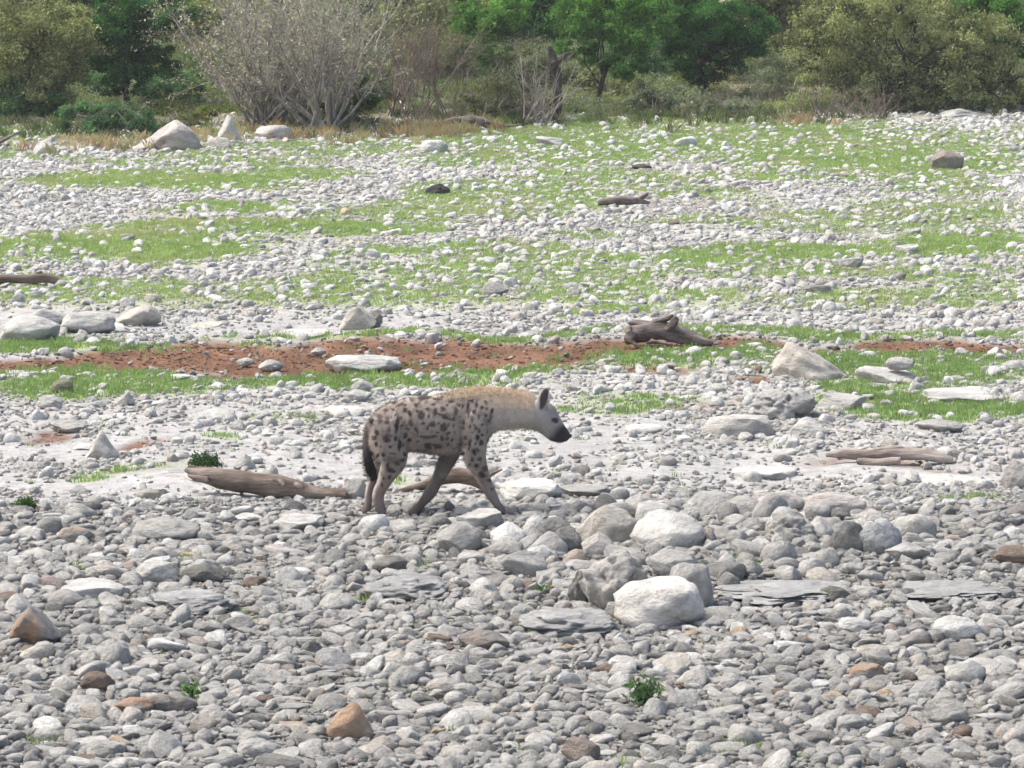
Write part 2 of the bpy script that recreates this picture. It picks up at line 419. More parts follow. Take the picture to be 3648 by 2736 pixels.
T_PALE, T_MID, T_GREY, T_DARK = (0.54, 0.53, 0.512), (0.495, 0.485, 0.468), (0.415, 0.407, 0.393), (0.265, 0.258, 0.248)
T_WHITE, T_PINK, T_WARM, T_BROWN, T_TAN = (0.65, 0.645, 0.63), (0.52, 0.485, 0.465), (0.52, 0.485, 0.44), (0.25, 0.20, 0.165), (0.55, 0.44, 0.33)
TONES = {T_PALE: 'pale grey', T_MID: 'light grey', T_GREY: 'mid-grey', T_DARK: 'dark grey', T_WHITE: 'white', T_PINK: 'pinkish', T_WARM: 'beige', T_BROWN: 'brown', T_TAN: 'tan'}

# hand-placed rocks: centre x, bottom y, width, height (D pixels), shape, tint, rust, extra, label, short name
ROCKS = [
 (362, 328, 150, 68, 'lump', T_PINK, .15, {'peak': (.12, .9)}, 'large pinkish boulder sloping down on one side, below the bluish green bush', 'pinkish sloping boulder'),
 (497, 306, 60, 58, 'angular', T_PALE, 0, {'peak': (-.1, .9)}, 'pointed pale boulder at the foot of the grey twiggy bush', 'pointed pale boulder'),
 (592, 302, 82, 34, 'round', T_PINK, 0, {}, 'low round pinkish boulder beside the brown stems of the grey bush', 'low pinkish boulder'),
 (95, 336, 62, 38, 'angular', T_PALE, 0, {'peak': (.1, .8)}, 'pale boulder with a small dark pit in dry grass', 'pitted pale boulder'),
 (470, 322, 60, 26, 'round', T_WARM, 0, {}, 'low beige rock just below the pointed pale boulder', 'low beige rock'),
 (938, 331, 62, 28, 'round', T_WHITE, 0, {}, 'smooth whitish boulder on grass below the fallen trunk', 'whitish boulder below the trunk'),
 (1482, 318, 52, 24, 'angular', T_WHITE, 0, {}, 'white block standing on the upper grass', 'white block on grass'),
 (2045, 368, 72, 46, 'angular', (.30, .27, .245), .1, {}, 'brownish grey humped rock with a light cap on the upper grass', 'brownish humped rock'),
 (2078, 252, 96, 17, 'angular', T_MID, 0, {'peak': (-.05, 1.1)}, 'flat pale ledge rock under the olive tree', 'ledge under the olive tree'),
 (1187, 316, 60, 22, 'angular', T_PALE, 0, {}, 'small pale block near the dead grey branches', 'block near dead branches'),
 (945, 421, 54, 25, 'lump', (.075, .072, .068), 0, {}, 'nearly black stone alone among pale stones of the meadow', 'nearly black stone'),
 (1385, 366, 46, 12, 'lump', (.11, .105, .10), 0, {}, 'low blackish stone in the upper pale rubble', 'low blackish stone'),
 (1070, 640, 60, 30, 'angular', T_GREY, 0, {}, 'grey angular stone in the pale rubble behind the hyena', 'grey stone in pale rubble'),
 (1765, 634, 60, 20, 'angular', T_DARK, 0, {}, 'dark faced grey stone in pale rubble above the driftwood stump', 'dark faced stone'),
 (1840, 580, 50, 26, 'angular', T_PALE, 0, {}, 'pale stone at the edge of a grassy hollow', 'pale stone by hollow'),
 (1958, 548, 52, 20, 'slab', T_PALE, 0, {}, 'pale slab with a dark underside by the grassy hollow', 'slab by hollow'),
 (60, 738, 140, 58, 'lump', T_MID, 0, {}, 'broad grey bedrock hump near the dark log', 'broad bedrock hump'),
 (190, 722, 120, 50, 'lump', T_MID, 0, {}, 'grey bedrock hump next to the hollowed pale boulder', 'second bedrock hump'),
 (112, 702, 90, 36, 'round', T_MID, 0, {}, 'rounded grey rock behind the two bedrock humps', 'rounded rock behind humps'),
 (295, 705, 105, 50, 'lump', T_WARM, .05, {'peak': (.25, .7)}, 'pale boulder with a shadowed hollow above the reddish dirt strip', 'hollowed pale boulder'),
 (772, 713, 82, 54, 'angular', T_WARM, 0, {'peak': (.0, .8)}, 'cream boulder with one dark side, just beyond the reddish dirt strip', 'cream boulder'),
 (786, 805, 166, 40, 'slab', T_PALE, 0, {}, 'long flat pale boulder lying on the reddish dirt strip', 'flat boulder on the dirt'),
 (585, 798, 56, 23, 'round', T_PALE, 0, {}, 'small oval stone lying on the reddish dirt', 'oval stone on the dirt'),
 (530, 790, 38, 18, 'round', T_PALE, 0, {}, 'smaller pale stone on the dirt next to the oval stone', 'smaller stone on the dirt'),
 (688, 766, 34, 16, 'round', T_PALE, 0, {}, 'little pale stone in the middle of the reddish dirt', 'little stone on the dirt'),
 (398, 822, 60, 14, 'slab', T_WHITE, 0, {}, 'thin white stone at the lower edge of the dirt', 'thin stone at dirt edge'),
 (50, 812, 80, 10, 'slab', T_PALE, 0, {}, 'thin flat pale stone in grass below the dirt strip', 'thin flat stone in grass'),
 (1752, 822, 166, 84, 'lump', T_WARM, 0, {'peak': (-.27, .75)}, 'big smooth cream boulder peaked at one end on green grass', 'big peaked cream boulder'),
 (1913, 830, 128, 40, 'slab', T_PALE, 0, {}, 'blocky pale slab carrying a smaller stone on top', 'slab carrying a stone'),
 (1690, 908, 152, 68, 'gnarled', T_GREY, 0, {}, 'rugged grey boulder full of hollows in front of the peaked cream boulder', 'rugged grey boulder'),
 (1592, 946, 150, 50, 'slab', T_MID, .1, {}, 'curved layered grey slab leaning by the rugged grey boulder', 'curved layered slab'),
 (1742, 940, 96, 42, 'angular', T_PALE, 0, {'peak': (0, .8)}, 'pale pyramid-like stone below the rugged grey boulder', 'pale stone below rugged boulder'),
 (2070, 870, 156, 30, 'slab', T_PALE, 0, {}, 'long flat pale boulder lying alone in green grass', 'long pale boulder in grass'),
 (1815, 886, 110, 38, 'slab', T_MID, .3, {}, 'flat grey stone with rust stains beside the rugged grey boulder', 'flat rusty stone'),
 (2195, 800, 60, 24, 'round', T_PALE, 0, {}, 'pale stone cut by the frame edge on green grass', 'pale stone at frame edge'),
 (222, 992, 86, 66, 'angular', T_PALE, 0, {'peak': (.0, 1.2)}, 'pale pyramid-shaped rock standing on smooth rock above the brown log', 'pale pyramid rock'),
 (133, 850, 48, 32, 'round', (.24, .24, .17), 0, {}, 'round mossy grey boulder in the green strip', 'mossy round boulder'),
 (108, 884, 58, 32, 'angular', T_MID, 0, {}, 'blocky light grey stone below the mossy round boulder', 'blocky stone by mossy boulder'),
 (272, 876, 40, 32, 'angular', T_PALE, .05, {'peak': (.15, 1.0)}, 'upright pointed pale stone at the edge of the green strip', 'upright pointed stone'),
 (782, 846, 52, 28, 'round', T_MID, 0, {}, 'rounded grey stone showing just above the back of the hyena, upper of two', 'upper stone behind the back'),
 (775, 868, 56, 26, 'round', T_PALE, 0, {}, 'pale stone just above the rump of the hyena, lower of two', 'lower stone behind the back'),
 (150, 935, 80, 30, 'angular', T_PALE, .15, {}, 'pale rock overhanging brown soil above the pyramid rock', 'rock over brown soil'),
 (762, 1078, 56, 46, 'round', T_MID, .05, {}, 'round grey rock at the thick end of the brown log', 'round rock at log end'),
 (530, 1015, 52, 36, 'angular', T_PALE, 0, {'peak': (0, 1.2)}, 'pale upright stone behind the brown log', 'upright stone behind log'),
 (1148, 1083, 136, 50, 'slab', T_WHITE, 0, {'tilt': .13}, 'thick flat white slab in front of the hyena, by its foreleg', 'flat white slab'),
 (1265, 1075, 110, 26, 'slab', T_GREY, 0, {}, 'flat grey slab continuing from the flat white slab', 'flat grey slab'),
 (2190, 1056, 66, 66, 'lump', T_PINK, 0, {}, 'rounded pinkish boulder half out of the frame', 'pinkish boulder at frame edge'),
 (2030, 935, 110, 30, 'angular', T_GREY, 0, {}, 'wedge-shaped grey stone in pale rubble above the pale weathered log', 'grey wedge in rubble'),
 (1308, 1180, 138, 92, 'round', T_WARM, 0, {}, 'big round beige boulder leaning on the white-topped boulder', 'round beige boulder'),
 (1292, 1200, 72, 52, 'angular', T_PINK, 0, {}, 'pinkish block wedged under the round beige boulder', 'pinkish wedged block'),
 (1388, 1124, 84, 54, 'round', T_MID, 0, {}, 'smooth light grey boulder behind the round beige boulder', 'smooth boulder behind'),
 (1446, 1194, 170, 98, 'round', T_PALE, 0, {}, 'large dome boulder with white top and grey underside', 'white-topped dome boulder'),
 (1224, 1196, 72, 62, 'angular', T_DARK, 0, {}, 'dark grey wedge stone beside the round beige boulder', 'dark wedge stone'),
 (1345, 1215, 80, 34, 'slab', T_GREY, 0, {}, 'grey slab sloping in front of the round beige boulder', 'sloping grey slab'),
 (1455, 1250, 120, 62, 'angular', T_GREY, 0, {}, 'grey block between the dome boulder and the gnarled rock', 'grey middle block'),
 (994, 1198, 96, 74, 'angular', T_GREY, 0, {}, 'angular grey boulder just below the forefoot of the hyena', 'grey boulder below forefoot'),
 (1040, 1150, 110, 50, 'slab', T_MID, 0, {}, 'broad low grey rock right under the raised paw', 'low rock under the paw'),
 (1325, 1322, 150, 130, 'gnarled', T_GREY, .1, {}, 'gnarled dark grey rock with a deep hollow beside the big white boulder', 'gnarled hollow rock'),
 (1250, 1306, 50, 74, 'gnarled', T_DARK, .2, {}, 'narrow dark pitted rock at the end of the gnarled rock', 'narrow pitted rock'),
 (1422, 1362, 192, 116, 'round', (.66, .63, .60), 0, {}, 'big white boulder with a cracked top, largest stone in the rubble', 'big white boulder'),
 (1492, 1318, 100, 106, 'round', T_GREY, .05, {}, 'tall rounded grey rock right behind the big white boulder', 'tall rock behind white boulder'),
 (1225, 1382, 210, 66, 'gnarled', (.345, .345, .345), 0, {}, 'low dark grey slab below the gnarled hollow rock', 'low slab below gnarled rock'),
 (1398, 1375, 56, 30, 'round', T_MID, 0, {}, 'oval pebble tucked under the front of the big white boulder', 'oval pebble under white boulder'),
 (440, 1262, 96, 48, 'angular', (.21, .205, .19), 0, {}, 'blocky dark grey stone with straight edges in the rubble', 'blocky dark stone'),
 (338, 1262, 100, 52, 'angular', T_PALE, 0, {}, 'tilted pale stone with a grey shadowed side beside the blocky dark stone', 'tilted pale stone'),
 (205, 1298, 146, 42, 'slab', T_PALE, 0, {}, 'long whitish stone resembling a short log in the rubble', 'long whitish stone'),
 (415, 1330, 210, 56, 'gnarled', (.345, .345, .345), 0, {}, 'wide flat grey slab below the blocky dark stone', 'wide flat grey slab'),
 (74, 1396, 118, 92, 'angular', (.33, .32, .31), .9, {'peak': (-.05, .9)}, 'grey boulder with an orange rusty flank near the frame edge', 'rusty flanked boulder'),
 (211, 1497, 78, 50, 'lump', T_BROWN, .5, {}, 'dark brown rounded stone in the lower rubble', 'dark brown stone'),
 (285, 1548, 100, 44, 'angular', T_GREY, .9, {}, 'grey and orange stone touching its darker neighbour in the lower rubble', 'grey and orange stone'),
 (345, 1545, 84, 46, 'angular', T_DARK, .5, {}, 'darker rust-edged stone beside the small green sprout', 'darker rust-edged stone'),
 (757, 1604, 98, 90, 'angular', T_TAN, .75, {'peak': (.1, .7)}, 'orange tan boulder with a dark base in the lower rubble', 'orange tan boulder'),
 (1832, 1196, 84, 74, 'lump', T_DARK, 0, {}, 'dark grey rounded boulder next to its bluish twin', 'dark rounded boulder'),
 (1902, 1200, 92, 76, 'round', (.37, .385, .40), 0, {}, 'bluish grey round boulder beside the dark rounded boulder', 'bluish boulder'),
 (1705, 1172, 110, 64, 'gnarled', T_GREY, .1, {}, 'layered grey rock between the dome boulder and the dark rounded boulder', 'layered grey rock'),
 (1960, 1212, 100, 40, 'angular', T_MID, 0, {}, 'grey angular stone just beyond the bluish boulder', 'angular stone by bluish boulder'),
 (1800, 1115, 130, 56, 'lump', T_PINK, .1, {}, 'pale pinkish hump among small rounded rocks', 'pale pinkish hump'),
 (1680, 1108, 110, 50, 'lump', T_PINK, 0, {}, 'pale lumpy rock behind the dome boulder', 'pale lumpy rock'),
 (1560, 1105, 90, 44, 'lump', T_PALE, 0, {}, 'pale rounded rock just behind the dome boulder', 'pale rock behind dome'),
 (880, 1302, 180, 60, 'gnarled', (.345, .345, .345), 0, {}, 'wide low grey slab with a white corner', 'slab with white corner'),
 (842, 1242, 76, 44, 'angular', T_DARK, .1, {}, 'dark grey block below the hind paws of the hyena', 'block below hind paws'),
 (1130, 1246, 104, 60, 'angular', T_GREY, 0, {}, 'grey angular block between the forefoot and the gnarled rock', 'angular block'),
 (1045, 1408, 110, 46, 'angular', T_DARK, .3, {}, 'dark pointed stone with rusty edge in the lower rubble', 'dark pointed stone'),
 (1254, 1648, 86, 58, 'angular', (.33, .28, .25), .1, {}, 'brownish block tilted at the bottom of the view', 'brownish tilted block'),
 (1806, 1304, 78, 40, 'angular', (.20, .195, .175), 0, {}, 'dark olive grey pointed stone on the flat slab', 'dark olive stone'),
 (1690, 1312, 300, 52, 'gnarled', (.345, .345, .345), 0, {}, 'very wide flat grey slab beside the big white boulder', 'very wide flat slab'),
 (2050, 1304, 250, 40, 'gnarled', (.345, .345, .345), 0, {}, 'wide low grey slab near the frame edge', 'wide slab at frame edge'),
 (358, 1170, 150, 54, 'lump', T_GREY, .1, {}, 'long dark-based grey rock in front of the smooth sand', 'long dark-based rock'),
 (108, 1156, 56, 42, 'round', T_GREY, .9, {}, 'rust-based round stone in front of the smooth sand', 'rust-based stone'),
 (160, 1176, 78, 40, 'round', T_GREY, .5, {}, 'brownish rounded stone next to the rust-based stone', 'brownish rounded stone'),
 (640, 1150, 120, 34, 'slab', T_PALE, .1, {}, 'flat pale slab in front of the brown log', 'flat slab before the log'),
 (2190, 1222, 90, 44, 'angular', T_BROWN, .6, {}, 'brown stained stone at the frame edge', 'brown stone at frame edge'),
 (2085, 1480, 90, 54, 'round', T_PALE, 0, {}, 'large oval pale stone in the lower rubble', 'large oval pale stone'),
 (2065, 1388, 110, 60, 'round', T_WHITE, 0, {}, 'large oval whitish stone in the lower rubble', 'large oval whitish stone'),
 (1848, 1370, 76, 38, 'round', T_WHITE, 0, {}, 'smooth white oval stone below the dark olive stone', 'smooth white oval stone'),
 (1870, 1470, 84, 36, 'angular', T_MID, .9, {}, 'grey stone with an orange face', 'orange faced stone'),
 (2045, 1570, 96, 60, 'angular', T_GREY, 0, {}, 'grey cone-shaped stone low in the rubble', 'grey cone stone'),
 (1580, 1420, 70, 36, 'round', T_MID, 0, {}, 'rounded light grey stone below the wide slab', 'rounded stone below slab'),
 (600, 1450, 80, 44, 'angular', T_PALE, 0, {}, 'pale flat-topped stone in the middle rubble', 'pale flat-topped stone'),
 (230, 1640, 90, 44, 'round', T_MID, 0, {}, 'rounded grey stone at the bottom of the view', 'rounded bottom stone'),
 (960, 1500, 78, 38, 'round', T_PALE, .5, {}, 'oval stone with a tan patch beside the orange tan boulder', 'oval stone with tan patch'),
 (560, 1640, 96, 50, 'round', T_PALE, 0, {}, 'round pale stone low in the rubble', 'round pale low stone'),
 (806, 708, 42, 34, 'angular', T_DARK, 0, {}, 'dark stone added as the shaded side of the cream boulder', 'dark shade stone'),  # added dark stone, stands in for the shade on the cream boulder
]
SIT = []            # placed rocks: x, y, radius
LAND = []           # landmarks: name, D x, D y
LAND.append(('pale weathered log', 1920, 985))
n_ind = 0
K_SEED = [r[0] for r in ROCKS].index(2030)
for i, (cx, by, w, h, sh, tint, rust, ex, label, short) in enumerate(ROCKS):
    p = place(cx, by); s = ppm(p[1]); W = w / s
    ang = math.atan2(CAM_H, p[1])
    dr = 0.75 if sh != 'slab' and w < 170 else 0.95
    Dp = W * dr
    p2y = p[1] + Dp * 0.45
    H = max((h / s - Dp * math.sin(ang) * 0.55) / math.cos(ang), h / s * (0.45 if sh != 'slab' and w < 170 else .30), 0.02)
    px_ = p[0] * p2y / p[1]
    z = float(terrain(px_, p2y))
    me = rock_mesh('rock', 2000 + (i + 2 * (i >= K_SEED)) * 13, 5 if sh == 'gnarled' else 4, sh, ex.get('peak'))
    big = max(w, h) > 72
    o = link('boulder' if big else 'stone', me, loc=(px_, p2y, z))
    fl = -1 if (i % 2 and 'peak' not in ex) else 1
    o.scale = (W * 1.02, Dp, H / .75)
    o.rotation_euler = (0, 0, RNG.uniform(-.15, .15) + (math.pi if fl < 0 else 0))
    if 'tilt' in ex: o.rotation_euler = (ex['tilt'], 0, 0)
    if cx == 1913: SLAB_TOP = (px_, p2y, z + H * .93, s)
    o['tint'] = [float(c) for c in tint] + [float(rust)]
    tag(o, label, 'boulder' if big else 'stone')
    SIT.append((px_, p2y, W * .42)); LAND.append((short, cx, by - h * .4)); n_ind += 1
o = link('stone', rock_mesh('rock', 4177, 4, 'round'), loc=(SLAB_TOP[0] + 30 / SLAB_TOP[3], SLAB_TOP[1], SLAB_TOP[2] + .01))
o.scale = (64 / SLAB_TOP[3], 40 / SLAB_TOP[3], 30 / SLAB_TOP[3]); o['tint'] = list(T_PALE) + [0.0]
tag(o, 'smaller pale stone resting on top of the blocky pale slab', 'stone'); n_ind += 1

# things that lie between the stones keep them off: hyena paws, logs
def KO(dx, dy, r):
    p = place(dx, dy); SIT.append((p[0], p[1], r))
for fb in FOOT_BUMPS: SIT.append((fb[0], fb[1] - .10, .15)); SIT.append((fb[0], fb[1] - .32, .14))
for q in range(8): KO(430 + q * 42, 1072, .11)
for q in range(9): KO(410 + q * 42, 1092, .14)
for q in range(4): KO(945 + q * 42, 1064, .10)
for q in range(4): KO(1370 + q * 55, 742, .16)
for q in range(7): KO(1800 + q * 40, 1000, .10)
KO(1388, 1515, .09); KO(415, 1500, .05); KO(57, 1095, .07); KO(445, 1002, .09)

# --- scatter by dart throwing, big stones first
def sample_zone(n, y0, y1, size_fn, dens_fn, spacing, grid=None, hits=None):
    pass
def throw(n, y0, y1, lo, hi, pw, dens, rg, cells, cs=0.12, gap=.40, margin=.9, mx=.35):
    """n candidate stones on the strip y0..y1; widths lo..hi (power law); returns list of (x,y,w)"""
    u = rg.random(n)
    y = np.sqrt(y0 * y0 + u * (y1 * y1 - y0 * y0))
    x = (rg.random(n) * 2 - 1) * (0.1245 * y + margin)
    w = lo * (hi / lo) ** (rg.random(n) ** pw)
    keep = rg.random(n) < dens(x, y, w)
    x, y, w = x[keep], y[keep], w[keep]
    order = np.argsort(-w); x, y, w = x[order], y[order], w[order]
    out = []
    for a, b, c in zip(x.tolist(), y.tolist(), w.tolist()):
        r = c * gap; ix, iy = int(math.floor(a / cs)), int(math.floor(b / cs))
        k = int(math.ceil((r + mx) / cs)) if False else 2
        ok = True
        for jx in range(ix - k, ix + k + 1):
            for jy in range(iy - k, iy + k + 1):
                for (qa, qb, qr) in cells.get((jx, jy), ()):
                    if (qa - a) ** 2 + ((qb - b)) ** 2 < (qr + r) ** 2: ok = False; break
                if not ok: break
            if not ok: break
        if ok:
            out.append((a, b, c)); cells.setdefault((ix, iy), []).append((a, b, r))
    return out
cells = {}
for (a, b, r) in SIT:                # occupy the footprint of placed rocks with small discs
    m = max(1, int(r / .05)); 
    for ii in range(-m, m + 1):
        for jj in range(-m, m + 1):
            if ii * ii + jj * jj <= m * m:
                qx, qy = a + ii * .05, b + jj * .05 * .8
                cells.setdefault((int(math.floor(qx / .12)), int(math.floor(qy / .12))), []).append((qx, qy, .03))
def dens_main(x, y, w):
    g, d, s, wood, px, py = cover(x, y)
    clump = sst(-.35, .25, fbm2(x * 1.1, y * .55, 4, 91))
    fore = sst(1075, 1120, py + 14 * fbm2(x * 2, y, 2, 3))
    f = np.where(fore > .5, 1.0 - .75 * g * (w < .09) - .45 * s, (0.42 + .58 * clump) * (1 - .74 * g) * (1 - .94 * s))
    f = f * (1 - .975 * d) * (1 - .93 * wood)
    lim = np.interp(py, [200, 450, 700, 1000, 1100, 1300, 1700], [.17, .17, .15, .14, .22, .24, .24])
    return f * np.where(w > lim, 0, 1)
rg = np.random.default_rng(11)
FAR = throw(3400, 18.2, 66, .10, .24, 2.6, dens_main, rg, cells)
BIGF = throw(1000, 18.0, 26.2, .12, .24, 2.0, lambda x, y, w: dens_main(x, y, np.minimum(w, .1)), rg, cells, gap=.36)
def dens_ledge(x, y, w):
    g, d, s, wood, px, py = cover(x, y); return s * (1 - d) * (1 - .8 * g) * (py > 640)
LEDGE = throw(420, 18.5, 38, .2, .55, 1.8, dens_ledge, rg, cells, gap=.34)
def dens_ridge(x, y, w):
    px, py = project(x, y, 0 * x); return (np.hypot((px - 1560) / 430, (py - 1180) / 105) < 1) * 1.0
RIDGE = throw(1500, 21.5, 26, .10, .36, 1.6, dens_ridge, rg, cells, gap=.30)
FORE = throw(32000, 17.6, 26.4, .042, .14, 1.7, dens_main, rg, cells, gap=.31)
MID = throw(105000, 26.4, 84, .035, .15, 1.8, dens_main, rg, cells, gap=.285)
TH = FAR + BIGF + RIDGE + FORE + MID + LEDGE
A = np.array(TH)
px, py = project(A[:, 0], A[:, 1], terrain(A[:, 0], A[:, 1]))
g, d, s, wood, _, _ = cover(A[:, 0], A[:, 1])
pals = [T_WHITE, T_PALE, T_PINK, T_WARM, T_TAN, T_MID, T_GREY, T_DARK, T_BROWN]
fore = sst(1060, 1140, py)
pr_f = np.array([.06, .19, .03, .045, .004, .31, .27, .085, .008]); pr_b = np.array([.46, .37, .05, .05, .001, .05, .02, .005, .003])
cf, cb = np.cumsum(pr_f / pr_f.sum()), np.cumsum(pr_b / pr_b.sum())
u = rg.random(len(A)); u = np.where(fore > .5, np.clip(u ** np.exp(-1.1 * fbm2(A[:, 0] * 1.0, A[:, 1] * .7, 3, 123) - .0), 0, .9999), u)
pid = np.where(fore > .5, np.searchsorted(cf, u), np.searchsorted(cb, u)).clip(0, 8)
iR0 = len(FAR) + len(BIGF); pid[iR0:iR0 + len(RIDGE)] = rg.choice([5, 6, 6, 7, 6, 1], len(RIDGE))
pid[-len(LEDGE):] = rg.choice([1, 5, 5, 3, 6], len(LEDGE))
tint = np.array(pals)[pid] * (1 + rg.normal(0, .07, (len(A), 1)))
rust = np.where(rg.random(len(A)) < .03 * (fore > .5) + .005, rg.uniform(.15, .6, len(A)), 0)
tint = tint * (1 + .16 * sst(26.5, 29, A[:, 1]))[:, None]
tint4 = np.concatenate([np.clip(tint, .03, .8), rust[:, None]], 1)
shp = rg.integers(0, len(PROTO), len(A)); iBIG = np.arange(len(FAR), len(FAR) + len(BIGF))
shp[-len(LEDGE):] = np.array([k for k in range(len(PROTO)) if PKIND[k] == 'slab'])[rg.integers(0, PKIND.count('slab'), len(LEDGE))]
kinds = np.array(PKIND)[shp]
hr = np.where(kinds == 'slab', rg.uniform(.2, .36, len(A)), np.where(kinds == 'angular', rg.uniform(.28, .68, len(A)), rg.uniform(.26, .56, len(A))))
yr = rg.uniform(.5, .95, len(A))
hr[-len(LEDGE):] *= .36; hr[iBIG] *= .8
iM = np.arange(len(A)); hr = np.where((A[:, 1] > 27) & (iM < len(A) - len(LEDGE)), hr * 1.1, hr)
iRID = np.arange(len(FAR) + len(BIGF), len(FAR) + len(BIGF) + len(RIDGE)); hr[iRID] = rg.uniform(.45, .8, len(iRID))
rot = np.stack([rg.normal(0, .3, len(A)), rg.normal(0, .3, len(A)), rg.uniform(0, 2 * math.pi, len(A))], 1)
rot[kinds == 'slab', :2] *= .4; rot[-len(LEDGE):, :2] *= .25
scl = np.stack([A[:, 2], A[:, 2] * yr, A[:, 2] * hr / .8], 1)
Zt = terrain(A[:, 0], A[:, 1]) + 0.014 * fore * (A[:, 2] < .1) * rg.random(len(A)) - A[:, 2] * hr * .12
Zt[-len(LEDGE):] -= .016
sz = A[:, 2] * np.sqrt(hr * .8 + .2) * ppm(A[:, 1])
vis = (px > 6) & (px < 2206) & (py > 240) & (py < 1650)
order = np.argsort(-np.where(vis, sz, 0))
N_IND = 300 - n_ind
ind = order[:N_IND]
used = set(); fmt_shape = {'round': 'rounded', 'angular': 'angular', 'slab': 'flat', 'lump': 'lumpy'}
for k in ind:
    o = link('stone', PROTO[shp[k]], loc=(A[k, 0], A[k, 1], Zt[k]))
    o.rotation_euler = [float(c) for c in rot[k]]; o.scale = [float(c) for c in scl[k]]
    o['tint'] = [float(c) for c in tint4[k]]
    tone = TONES[pals[pid[k]]]
    if rust[k] > .5: tone = 'rust-stained ' + tone
    cx_, cy_ = px[k], py[k]
    L = sorted(LAND, key=lambda q: (q[1] - cx_) ** 2 + ((q[2] - cy_) * 1.6) ** 2)[:9]
    lab = None
    cand = []
    for q in L:
        dx_, dy_ = cx_ - q[1], cy_ - q[2]
        if abs(dx_) < abs(dy_) * 1.8: cand.append('%s the %s' % ('in front of' if dy_ > 0 else 'behind', q[0]))
        else:
            o2 = [t for t in L if t is not q and (t[1] - cx_) * dx_ > 0 and abs(t[1] - cx_) > 15]
            if o2: cand.append('between the %s and the %s' % (q[0], o2[0][0]))
            else: cand.append('beside the %s' % q[0])
    for big_ in ('', ):
        for c_ in cand:
            size_ = 'large ' if A[k, 2] > .19 else ('small ' if A[k, 2] < .10 else '')
            t_ = '%s%s %s stone %s' % (size_, tone, fmt_shape[kinds[k]], c_)
            if t_ not in used and len(t_.replace('-', ' ').split()) <= 16: lab = t_; break
        if lab: break
    if lab is None: lab = t_
    used.add(lab)
    tag(o, lab, 'stone', 'stones strewn over the plain')
rest = np.setdiff1d(np.arange(len(A)), ind)
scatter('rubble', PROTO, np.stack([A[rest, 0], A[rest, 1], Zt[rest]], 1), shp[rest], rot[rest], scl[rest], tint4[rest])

# --- small pebbles between the stones
def pebbles(n, y0, y1, lo, hi, seed):
    rg = np.random.default_rng(seed)
    u = rg.random(n); y = np.sqrt(y0 * y0 + u * (y1 * y1 - y0 * y0)); x = (rg.random(n) * 2 - 1) * (0.1245 * y + .7)
    w = lo * (hi / lo) ** (rg.random(n) ** 1.4)
    g, d, s, wood, px, py = cover(x, y)
    fore = sst(1075, 1120, py + 14 * fbm2(x * 2, y, 2, 3))
    cl = sst(-.3, .3, fbm2(x * 1.6, y * .9, 3, 93))
    f = np.where(fore > .5, 1 - .6 * g - .5 * s, (.25 + .75 * cl) * (1 - .62 * g) * (1 - .90 * s)) * (1 - .94 * d) * (1 - .85 * wood)
    for fb in FOOT_BUMPS: f = f * (np.hypot(x - fb[0], (y - fb[1] + .06) * .6) > .075)
    k = rg.random(n) < f
    x, y, w, fore = x[k], y[k], w[k], fore[k]; n = len(x)
    u = rg.random(n); pid = np.where(fore > .5, np.searchsorted(cf, u), np.searchsorted(cb, u)).clip(0, 8)
    t = np.array(pals)[pid] * (1 + rg.normal(0, .08, (n, 1)))
    t4 = np.concatenate([np.clip(t, .03, .8), np.where(rg.random(n) < .02, .5, 0)[:, None]], 1)
    rot = np.stack([rg.normal(0, .4, n), rg.normal(0, .4, n), rg.uniform(0, 6.28, n)], 1)
    scl = np.stack([w, w * rg.uniform(.6, 1, n), w * rg.uniform(.3, .65, n)], 1)
    return np.stack([x, y, terrain(x, y)], 1), rg.integers(0, len(SMALL), n), rot, scl, t4
P1 = pebbles(95000, 17.6, 27, .015, .05, 5); P2 = pebbles(190000, 26.5, 62, .018, .06, 6)
scatter('gravel', SMALL, *[np.concatenate([a, b]) for a, b in zip(P1, P2)])

# --- dirt clods
def clods(n):
    rg = np.random.default_rng(77)
    y = rg.uniform(29, 37.5, n); x = (rg.random(n) * 2 - 1) * (0.1245 * y + .7)
    g, d, s, wood, px, py = cover(x, y)
    k = rg.random(n) < np.where(d > .5, .9, d * .5)
    x, y = x[k], y[k]; n = len(x); w = .005 * (5 ** (rg.random(n) ** 2.6))
    t = np.array([.24, .145, .095]) * rg.uniform(.7, 1.5, (n, 1)) * (1 + rg.normal(0, .08, (n, 3)))
    t4 = np.concatenate([np.clip(t, .01, .8), np.zeros((n, 1))], 1)
    rot = np.stack([rg.normal(0, .15, n), rg.normal(0, .15, n), rg.uniform(0, 6.28, n)], 1); scl = np.stack([w * rg.uniform(1, 3.5, n), w, w * rg.uniform(.4, .9, n)], 1)
    return np.stack([x, y, terrain(x, y) - .016], 1), rg.integers(0, len(SMALL), n), rot, scl, t4
scatter('dirt_clods', SMALL, *clods(30000))

